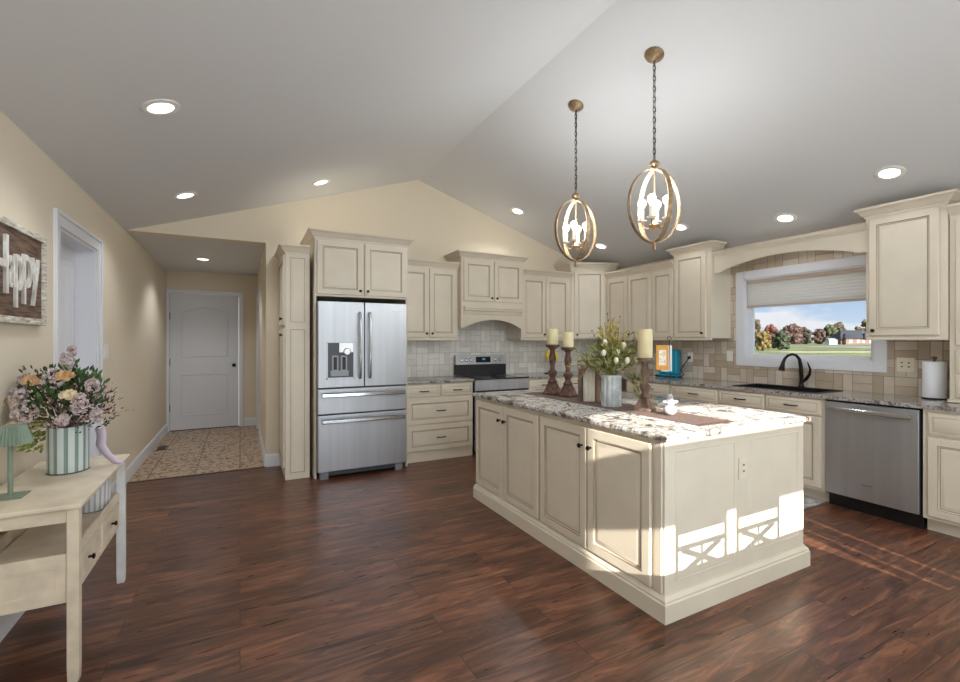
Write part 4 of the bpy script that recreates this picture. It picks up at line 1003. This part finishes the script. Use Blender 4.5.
# happy sign
sg = thing('wooden_wall_sign', (XL, 2.60, 1.455), 0, 'rustic wooden wall sign reading Happy in white letters', 'sign')
S0, S1, ZB, ZT = 0, .75, 0, .48
MB().box(.002, .022, S0 + .02, S1 - .02, ZB + .02, ZT - .02).build('backing_board', 'signwood', sg)
mb = MB(); fw = .032
for a in ((S0, S1, ZB, ZB + fw), (S0, S1, ZT - fw, ZT), (S0, S0 + fw, ZB + fw, ZT - fw), (S1 - fw, S1, ZB + fw, ZT - fw)): mb.box(0, .035, a[0], a[1], a[2], a[3])
mb.build('frame', 'signframe', sg, bevel=.003)
for ch, y0, y1, q0, q1 in (('H', 2.725, 2.884, 1.590, 1.860), ('a', 2.892, 2.962, 1.622, 1.772), ('p', 2.964, 3.052, 1.530, 1.786), ('p', 3.056, 3.156, 1.554, 1.802), ('y', 3.160, 3.262, 1.553, 1.800)):
    cu = bpy.data.curves.new('letter', 'FONT'); cu.body = ch; cu.extrude = .02; cu.offset = .0; cu.resolution_u = 3
    tmp = bpy.data.objects.new('letter', cu); me = bpy.data.meshes.new_from_object(tmp)
    bpy.data.objects.remove(tmp)
    xs = [v.co.x for v in me.vertices]; ys = [v.co.y for v in me.vertices]
    for v in me.vertices:
        a = (v.co.x - min(xs)) / (max(xs) - min(xs)); b = (v.co.y - min(ys)) / (max(ys) - min(ys)); dd = v.co.z
        v.co = (.029 + dd * .3, y0 - 2.60 + a * (y1 - y0), q0 - 1.455 + b * (q1 - q0))
    me.materials.clear(); me.materials.append(M['letterwood'])
    o = bpy.data.objects.new('letter', me); COL.objects.link(o); o.parent = sg

# ------------------------------------------------------------------ on the island
# runner with fringe
mb = MB(); x0, x1, y0, y1 = 2.175, 2.47, 1.66, 3.30; rnd = random.Random(3)
mb.box(x0, x1, y0, y1, 0, .003)
ru = mb.build('table_runner', 'runner', None, loc=(0, 0, .9152)); tag(ru, 'long woven brown fringed runner laid along the island worktop', 'table runner')
mb = MB()
for i in range(70):
    x = x0 + (x1 - x0) * i / 69
    for ye, s_ in ((y0, -1), (y1, 1)):
        mb.tube([(x, ye, .0015), (x + rnd.uniform(-.004, .004), ye + s_ * .045, .0015)], .0013, 4)
mb.build('fringe', 'runner', ru)
def candlestick(x, y, hgt, rb_, label, cm, sc=1.0):
    q = thing('candle_holder', (x, y, .9185), .3, label, 'candle holder', 'turned wooden candle holders')
    b = rb_
    def sq(prof, nn=4):
        rings = []
        for r, z in prof:
            rings.append([(r * math.cos(2 * PI * (k + .5) / nn) * 1.2, r * math.sin(2 * PI * (k + .5) / nn) * 1.2, z * hgt) for k in range(nn)])
        return MB().grid(rings)
    sq([(b, 0), (b * 1.02, .035), (b * .88, .05), (b * .62, .17), (b * .45, .24)]).build('foot', cm, q, bevel=.003)
    MB().lathe([(b * .50, .235 * hgt), (b * .6, .26 * hgt), (b * .42, .29 * hgt), (b * .30, .34 * hgt), (b * .52, .42 * hgt), (b * .56, .46 * hgt), (b * .30, .50 * hgt), (b * .26, .56 * hgt), (b * .38, .66 * hgt), (b * .42, .74 * hgt), (b * .30, .84 * hgt), (b * .28, .88 * hgt), (b * .40, .92 * hgt)], n=20).build('turned_stem', cm, q)
    MB().lathe([(b * .40, .92 * hgt), (b * .80, .955 * hgt), (b * .84, .985 * hgt), (b * .80, hgt), (b * .5, hgt - .002)], n=24).build('candle_plate', cm, q)
    return q
def candle(x, y, z, r, h_, label):
    q = thing('pillar_candle', (x, y, z), 0, label, 'candle', 'ivory pillar candles')
    MB().lathe([(r, 0), (r, h_ - .006), (r * .93, h_), (r * .6, h_ - .006), (.002, h_ - .008)], n=28).build('wax_body', 'wax', q)
    MB().tube([(0, 0, h_ - .01), (.001, 0, h_ + .006)], .0012, 5).build('wick', 'black', q)
cs = ((2.344, 3.15, .422, .072, .046, .130, 'brownworn', 'dark brown wooden candle holder farthest along the island', 'ivory pillar candle on the farthest dark candle holder'),
      (2.365, 2.97, .402, .070, .044, .120, 'brownworn', 'dark brown wooden candle holder second from the far end', 'ivory pillar candle on the second dark candle holder'),
      (2.345, 2.15, .342, .066, .046, .185, 'driftwood', 'lighter distressed wooden candle holder between grey vase and snowman figurine', 'tall ivory pillar candle on the light distressed holder'))
for x, y, hh, b, r, hc, m, l1, l2 in cs:
    candlestick(x, y, hh, b, l1, m); candle(x, y, .9187 + hh, r, hc, l2)
# wooden block lantern with burlap bow
q = thing('wooden_lantern', (2.315, 2.66, .9185), math.radians(-38), 'small driftwood post lantern with whitewashed board and burlap bow', 'lantern')
for dx in (-.062, .062):
    MB().grid([[(dx + math.cos(a) * .019 * s_, math.sin(a) * .024 * s_, z) for a in [2 * PI * k / 7 for k in range(7)]] for z, s_ in ((0, 1.1), (.05, .95), (.14, 1.05), (.24, 1.0))]).build('post', 'driftwood', q)
MB().box(-.042, .042, -.022, .022, .0, .255).build('board', 'birch', q, bevel=.004)
mb = MB()
for s_ in (-1, 1):
    for k, (rr, zz) in enumerate(((.075, .285), (.06, .30))):
        pts = [(s_ * rr * 1.15 * math.sin(t) , -.055 - .02 * math.sin(2 * t), zz - .01 + rr * .6 * math.sin(2 * t)) for t in [PI / 2 * 0 + i * PI / 10 for i in range(11)]]
        mb.grid([[(x, y - .020, z - .012), (x, y + .016, z + .012)] for x, y, z in pts], 0, False, (False, False))
for s_ in (-1, 1):
    mb.grid([[(s_ * (.01 + t * .10), -.045, .285 - t * .17), (s_ * (.01 + t * .10) + .016, -.05, .285 - t * .17)] for t in (0, .2, .4, .6, .8)], 0, False, (False, False))
mb.sphere((0, -.06, .275), .019, 8)
bo = mb.build('burlap_bow', 'burlap', q, smooth=80); bo.modifiers.new('thickness', 'SOLIDIFY').thickness = .002
# galvanised vase with spring greenery
q = thing('ribbed_metal_vase', (2.29, 2.40, .9185), .2, 'pale blue ribbed galvanised vase on the island', 'vase')
n_ = 48; rr = lambda r, z: [((r + (.003 if (k // 2) % 2 else -.003)) * math.cos(2 * PI * k / n_), (r + (.003 if (k // 2) % 2 else -.003)) * math.sin(2 * PI * k / n_), z) for k in range(n_)]
MB().grid([rr(.066, 0), rr(.066, .205)], 0, True, (True, False)).build('vase_body', 'galv', q, smooth=25)
MB().lathe([(.064, .205), (.072, .206), (.072, .216), (.064, .216), (.062, .19)], n=32, cap=(False, False)).build('rim', 'galv', q)
gb = thing('spring_greenery', (2.29, 2.40, .94), 0, 'spray of olive greenery and white tulips in the ribbed vase', 'flowers')
rnd = random.Random(21); st = MB(); lf = MB(); bd = MB(); tw = MB()
def spray(tip, base=(0, 0, .17), nl=12, L_=.06, W_=.010, mbx=None, sag=0):
    b0 = Vector(base); t = Vector(tip); md = b0.lerp(t, .5) + Vector((0, 0, .04 - sag)); prev = None
    pts = [b0, b0.lerp(md, .5) + Vector((0, 0, .01)), md, md.lerp(t, .5) + Vector((0, 0, .015)), t]
    st.tube(pts, [.0022, .002, .0017, .0014, .001], 4)
    for i in range(nl):
        f = .25 + .75 * i / nl; k = f * 4; j = min(3, int(k)); c = pts[j].lerp(pts[j + 1], k - j)
        d = (t - b0).normalized() + Vector((rnd.uniform(-.8, .8), rnd.uniform(-.8, .8), rnd.uniform(-.5, .6)))
        leafcard(mbx or lf, c, d, L_ * rnd.uniform(.6, 1.2), W_, rnd)
for i in range(46):
    a = rnd.uniform(0, 2 * PI); e2 = rnd.uniform(.25, 1.35); Lr = rnd.uniform(.16, .27)
    spray((math.cos(a) * math.cos(e2) * Lr, math.sin(a) * math.cos(e2) * Lr, .20 + math.sin(e2) * Lr), nl=14, L_=.05)
for i in range(22):   # feathery upright buds
    s_ = rnd.uniform(-.10, .11); tip = off(s_, rnd.uniform(.42, .60) - abs(s_) * .8, rnd.uniform(-.07, .03))
    spray(tip, nl=24, L_=.034, W_=.012, mbx=bd)
for s_, z in ((-.27, .36), (-.24, .30), (-.30, .25), (.17, .45), (.13, .48), (-.19, .40)):
    spray(off(s_, z, -.03), nl=16, L_=.05, W_=.009, mbx=lf)
for s_, z in ((.17, .02), (.14, .05), (.19, .08)):
    b0 = Vector((0, 0, .2)); spray(off(s_, z, -.09), base=off(s_ * .6, .22, -.05), nl=18, L_=.03, W_=.018, mbx=lf, sag=-.02)
for s_, z in ((-.03, .62), (-.13, .50), (.06, .60)):
    t = Vector(off(s_, z, 0)); tw.tube([(0, 0, .17), Vector((0, 0, .17)).lerp(t, .6) + Vector((.01, 0, 0)), t], [.002, .0016, .001], 4)
    for k in range(5):
        c = Vector((0, 0, .17)).lerp(t, .6 + .1 * k); tw.sphere(c + Vector((rnd.uniform(-.01, .01), 0, 0)), .005, 6, sc=(1, 1, 1.7))
st.build('stem', 'leafolive', gb); lf.build('foliage', 'leafolive', gb, smooth=80); bd.build('feathery_bud', 'bud', gb, smooth=80); tw.build('twig', 'twig', gb)
for s_, z, d in ((.01, .355, -.12), (-.005, .30, -.13), (.07, .30, -.13), (.14, .30, -.10), (-.08, .35, -.10), (.07, .40, -.05), (-.055, .42, -.04)):
    c = off(s_, z, d)
    tu = MB().lathe([(.004, -.022), (.013, -.014), (.0165, 0), (.014, .014), (.006, .022), (.001, .023)], c, (0.1 * s_, 0, 1), 10)
    tu.tube([c[:2] + (c[2] - .02,), Vector(c) * .5 + Vector((0, 0, .08))], .0016, 4)
    tu.build('tulip', 'tulip', gb, smooth=80)
# snowman photo holder
q = thing('snowman_card_holder', (2.315, 1.93, .9185), -YAW, 'white snowman figurine card holder with a tall black wire on the island', 'figurine')
MB().sphere((0, 0, .033), .040, 16, sc=(1, 1, .82)).sphere((0, 0, .080), .029, 14, sc=(1, 1, .85)).sphere((0, 0, .112), .019, 12).build('snowman_body', 'white', q, smooth=80)
MB().sphere((-.034, -.003, .083), .013, 8, sc=(1.3, .8, .8)).sphere((.034, -.003, .083), .013, 8, sc=(1.3, .8, .8)).build('arm', 'white', q, smooth=80)
MB().lathe([(.005, 0), (.001, .016)], (0, -.018, .113), (0, -1, 0), 8).build('nose', 'orange', q)
mb = MB().tube([(0, 0, .128), (.001, 0, .25), (-.002, 0, .42), (-.004, 0, .455)], .0018, 6)
mb.tube([(-.004 + .012 * math.cos(a), 0, .455 + .012 * math.sin(a) + .012) for a in [-PI / 2 + 2 * PI * k / 14 for k in range(15)]], .0016, 5)
mb.build('wire', 'bronze', q)
cz0 = 1.175
def yc(o): return o
cd = thing('yellow_framed_card', (2.315 + CU * -.012 - .050 * CR, 1.93 - CR * .012 + .050 * CU, cz0), -YAW, 'yellow framed card clipped to the snowman wire', 'card')
MB().box(-.040, .035, -.004, .004, .02, .17).build('frame', 'orange', cd, bevel=.002)
MB().box(-.020, .016, -.0055, -.004, .052, .137).build('picture', 'cardpic', cd)
MB().box(-.024, .020, -.0048, -.0042, .048, .141).build('mat_border', 'card', cd)
cd = thing('white_card', (2.315 + CU * .012 - .004 * CR, 1.93 + CR * .012 + .004 * CU, cz0), -YAW, 'plain white card behind the yellow framed card on the wire', 'card')
MB().box(-.045, .020, -.003, .003, .01, .168).build('card_sheet', 'card', cd, bevel=.001)

# ------------------------------------------------------------------ on the back worktops
q = thing('banana_hanger', (3.86, 5.24, .915), 0, 'black wire banana hanger on the worktop right of the range', 'fruit stand')
MB().lathe([(.085, 0), (.085, .006), (.078, .012)], n=24).build('base', 'bronze', q)
MB().tube([(.06, .02, .01), (.065, .025, .2), (.055, .022, .33), (.02, .01, .375), (-.01, 0, .355), (-.01, 0, .335)], .006, 8).build('hook', 'bronze', q)
q = thing('banana_bunch', (3.855, 5.24, 1.25), 0, 'bunch of yellow bananas hanging above the back worktop', 'bananas')
for k in range(5):
    a = -PI / 2 + (k - 2) * .50 - .1; c_, s_ = math.cos(a), math.sin(a)
    pts = [(c_ * r, s_ * r, z) for r, z in ((0, 0), (.020, -.015), (.065, -.045), (.092, -.09), (.098, -.14), (.085, -.165))]
    MB().tube(pts, [.006, .010, .018, .020, .016, .005], 8).build('banana', 'yellow', q, smooth=80)
# teal appliance
q = thing('small_appliance', (4.80, 4.03, .916), RZ90 + .25, 'teal countertop appliance near the corner of the window wall', 'appliance')
MB().box(-.13, .13, -.09, .10, .0, .035).build('base', 'teal', q, bevel=.01)
MB().box(-.03, .13, -.04, .09, .035, .345).build('housing', 'teal', q, bevel=.02)
MB().box(-.11, -.035, -.03, .06, .035, .20).build('jar', 'teal', q, bevel=.012)
MB().box(-.13, .13, -.092, -.088, .008, .022).build('front_strip', 'black', q)
o = MB().tube([(4.84, 3.90, .925), (4.85, 3.87, .923), (4.87, 3.85, .96), (4.87, 3.90, 1.0), (4.88, 3.88, 1.05), (4.91, 3.845, 1.12), (4.944, 3.832, 1.162)], .006, 8).box(4.930, 4.951, 3.818, 3.846, 1.148, 1.180).build('power_cord', 'black')
tag(o, 'black power cord rising to the outlet beside the teal appliance', 'cord')
# paper towel holder
q = thing('paper_towel_holder', (4.83, 1.53, .915), 0, 'dark paper towel stand beside the hutch cabinet', 'paper towel holder')
MB().lathe([(.075, 0), (.075, .008), (.07, .012)], n=28).build('base', 'bronze', q)
MB().tube([(0, 0, .01), (0, 0, .31)], .008, 10).lathe([(.008, .31), (.018, .318), (.018, .328), (.004, .335)], n=14).build('pole', 'brownworn', q)
q = MB().lathe([(.020, .0), (.0695, .0), (.0705, .003), (.0705, .277), (.069, .28), (.02, .28)], n=40, cap=(False, False)).build('paper_towel_roll', 'paper', None, loc=(4.83, 1.53, .9275))
tag(q, 'white paper towel roll standing on the right worktop', 'paper towels')
# pink plug-in
q = thing('plug_in_charger', (1.76, YB - .0105, 1.245), 0, 'small pink plug-in with dangling cord on the backsplash beside refrigerator', 'charger')
MB().box(-.035, .035, -.006, 0, -.058, .058).build('cover_plate', 'plate', q, bevel=.002)
MB().box(-.03, .03, -.05, -.006, -.035, .03).build('plug_body', 'pink', q, bevel=.006)
MB().tube([(.0, -.04, -.035), (.004, -.042, -.12), (.0, -.05, -.25), (-.02, -.07, -.322), (-.05, -.10, -.325)], .0035, 6).build('cord', 'pink', q)
# kitchen mat
o = MB().box(3.72, 4.40, 2.08, 3.05, 0, .008).build('kitchen_mat', 'mat', None, bevel=.003, loc=(0, 0, .0005)); tag(o, 'grey patterned floor mat between the island and sink cabinet', 'mat')
# floor register in the hall
o = MB().box(-.93, -.83, 6.95, 7.2, .001, .006).build('floor_register', 'bronze'); tag(o, 'small dark floor register in the hall beside the left baseboard', 'floor vent')

# ------------------------------------------------------------------ dining set behind the viewer (its shadow falls on the island)
q = thing('dining_table', (1.95, -.37, 0), 0, 'dark wooden dining table behind the viewer', 'table')
MB().box(-1.0, .98, -1.0, .49, .73, .762).build('tabletop', 'chairwood', q, bevel=.004)
for x in (-.9, .84):
    for y in (-.92, .41): MB().box(x - .04, x + .04, y - .04, y + .04, 0, .73).build('leg', 'chairwood', q)
def chair(x, y, label):
    q = thing('dining_chair', (x, y, 0), 0, label, 'chair', 'dining chairs at the table')
    h = .20
    MB().box(-h, h, -.42, 0, .43, .46).build('seat', 'chairwood', q, bevel=.004)
    for sx in (-1, 1):
        MB().box(sx * h - .018 * (sx > 0) - .0 * 1, sx * h + .018 * (sx < 0), -.018, .018, 0, .955).build('leg', 'chairwood', q)
        MB().box(sx * h - .036 * (sx > 0), sx * h + .036 * (sx < 0), -.42, -.385, 0, .43).build('leg', 'chairwood', q)
    mb = MB().box(-h, h, -.012, .012, .835, .955).box(-h, h, -.012, .012, .752, .772).box(-h, h, -.012, .012, .60, .63)
    for s_ in (-1, 1): mb.tube([(-h * s_ * .75, 0, .63), (h * s_ * .75, 0, .752)], .017, 6)
    mb.tube([(0, 0, .63), (0, 0, .752)], .009, 6)
    mb.build('backrest', 'chairwood', q)
chair(1.86, .40, 'cross-back dining chair behind the viewer, nearer the left wall'); chair(2.345, .40, 'cross-back dining chair behind the viewer, nearer the window wall')

# ------------------------------------------------------------------ outdoors
o = structure(MB().box(5.2, 900, -500, 700, -.9, -.4).build('ground', 'lawn'))
ang = math.atan2(-CU, CR)
o = MB().box(-8, 110, -16, 16, 0, .03).build('road', 'asphalt', None, loc=(156.7, 70.3, -.4), rz=ang); tag(o, 'grey road crossing the lawn beyond the window', 'road')
o = MB().box(-10, 40, -2.6, 2.6, 0, .02).build('gravel_path', 'gravel', None, loc=(85.9, 38.5, -.4), rz=ang); tag(o, 'pale gravel drive crossing the near lawn outside', 'path')
def tree(x, y, h_, w_, ca, cb, label, seed):
    rnd = random.Random(seed); q = thing('tree', (x, y, -.4), 0, label, 'tree', 'autumn trees beyond the lawn')
    MB().tube([(0, 0, 0), (0, 0, h_ * .5)], [w_ * .04, w_ * .02], 8).build('trunk', 'trunk', q)
    mb = MB()
    for i in range(70):
        f = rnd.random(); z = h_ * (.12 + .78 * f); rad = w_ * .5 * math.sin(PI * min(.92, .22 + f * .74)) ** .7
        a = rnd.uniform(0, 2 * PI); d = rad * rnd.uniform(.2, .92); r = w_ * rnd.uniform(.07, .14)
        c = Vector((math.cos(a) * d, math.sin(a) * d, z)); rings = []; n = 9
        for k in range(7):
            t = PI * k / 6; q2 = max(math.sin(t), .02)
            rings.append([tuple(c + Vector((math.cos(2 * PI * j / n) * q2, math.sin(2 * PI * j / n) * q2, -math.cos(t))) * r * rnd.uniform(.68, 1.28)) for j in range(n)])
        mb.grid(rings)
    mb.build('crown', foliage_mat('autumn_crown_%d' % seed, tuple(.50 * c + .10 * sum(ca) / 3 for c in ca), tuple(.54 * c + .12 * sum(cb) / 3 for c in cb), 9 / max(1, w_ * .25)), q, smooth=20)
TR = [(80.9, 47.9, 3.7, 3.0, (122, 104, 36), (196, 160, 62), 'small yellow-leaved tree at left edge of the window view'),
      (159.7, 97.0, 9.8, 4.9, (104, 84, 62), (140, 116, 84), 'tall thin brown tree at left edge of the window view'),
      (205.4, 118.2, 9.2, 7.0, (130, 58, 40), (184, 98, 66), 'red-orange tree behind the round dark green tree'),
      (94.2, 52.3, 3.9, 3.5, (44, 66, 34), (92, 108, 54), 'round dark green tree standing nearer on the lawn'),
      (278.6, 147.6, 11.4, 13.6, (84, 48, 42), (138, 92, 72), 'broad maroon tree in the middle of the treeline'),
      (294.6, 149.8, 10.0, 7.6, (78, 72, 48), (118, 112, 74), 'olive brown tree between two maroon trees'),
      (279.9, 135.6, 8.4, 7.6, (88, 56, 48), (130, 88, 72), 'small maroon tree left of the white shed'),
      (298.4, 139.4, 11.4, 10.9, (70, 88, 44), (118, 132, 70), 'green tree above the white shed'),
      (349.2, 158.1, 14.4, 10.5, (88, 70, 52), (134, 112, 74), 'brown tree rising behind the dark-roofed house'),
      (362.3, 147.9, 16.2, 11.8, (104, 88, 44), (160, 136, 66), 'yellow-brown tree at right behind the dark-roofed house'),
      (353.3, 142.3, 13.3, 9.6, (120, 104, 48), (176, 152, 72), 'golden tree at the right edge of the window view'),
      (338.4, 127.5, 13.0, 10.6, (96, 70, 50), (150, 110, 74), 'rusty tree hidden right of the golden tree'),
      (212.7, 136.9, 9.6, 8.6, (80, 84, 44), (128, 124, 66), 'olive tree left of the tall thin brown tree')]
for i, t in enumerate(TR): tree(t[0], t[1], t[2], t[3], t[4], t[5], t[6], 40 + i)
q = thing('house', (284.1, 122.1, -.4), ang, 'brick house with dark slate roof beyond the lawn', 'house')
MB().box(-9, 9, -4, 4, 0, 2.9).box(-8, -3, -6, -4, 0, 2.9).build('wall', 'brick', q)
def hip(mb, x0, x1, y0, y1, z0, z1, ins): 
    mb.grid([[(x0, y0, z0), (x1, y0, z0), (x1, y1, z0), (x0, y1, z0)], [(x0 + ins, (y0 + y1) / 2 - .05, z1), (x1 - ins, (y0 + y1) / 2 - .05, z1), (x1 - ins, (y0 + y1) / 2 + .05, z1), (x0 + ins, (y0 + y1) / 2 + .05, z1)]])
mb = MB(); hip(mb, -9.6, 9.6, -4.6, 4.6, 2.9, 7.4, 3.5); hip(mb, -8.6, -2.4, -6.6, 0, 2.9, 5.6, 2.2); hip(mb, 2, 7.6, -5.6, 0, 2.9, 6.0, 2.2)
mb.build('roof', 'roof', q)
for x in (-5.5, 0, 2.6, 6.4): MB().box(x - .7, x + .7, -6.06 if x < -3 else -4.06, -4.0 if x > -3 else -6.0, .9, 2.3).build('window', 'housewhite', q)
q = thing('shed', (262.9, 121.9, -.4), ang, 'small white shed left of the brick house', 'shed')
MB().box(-2, 2, -1.5, 1.5, 0, 2.0).build('wall', 'housewhite', q)
mb = MB(); hip(mb, -2.3, 2.3, -1.8, 1.8, 2.0, 3.2, .6); mb.build('roof', 'asphalt', q)
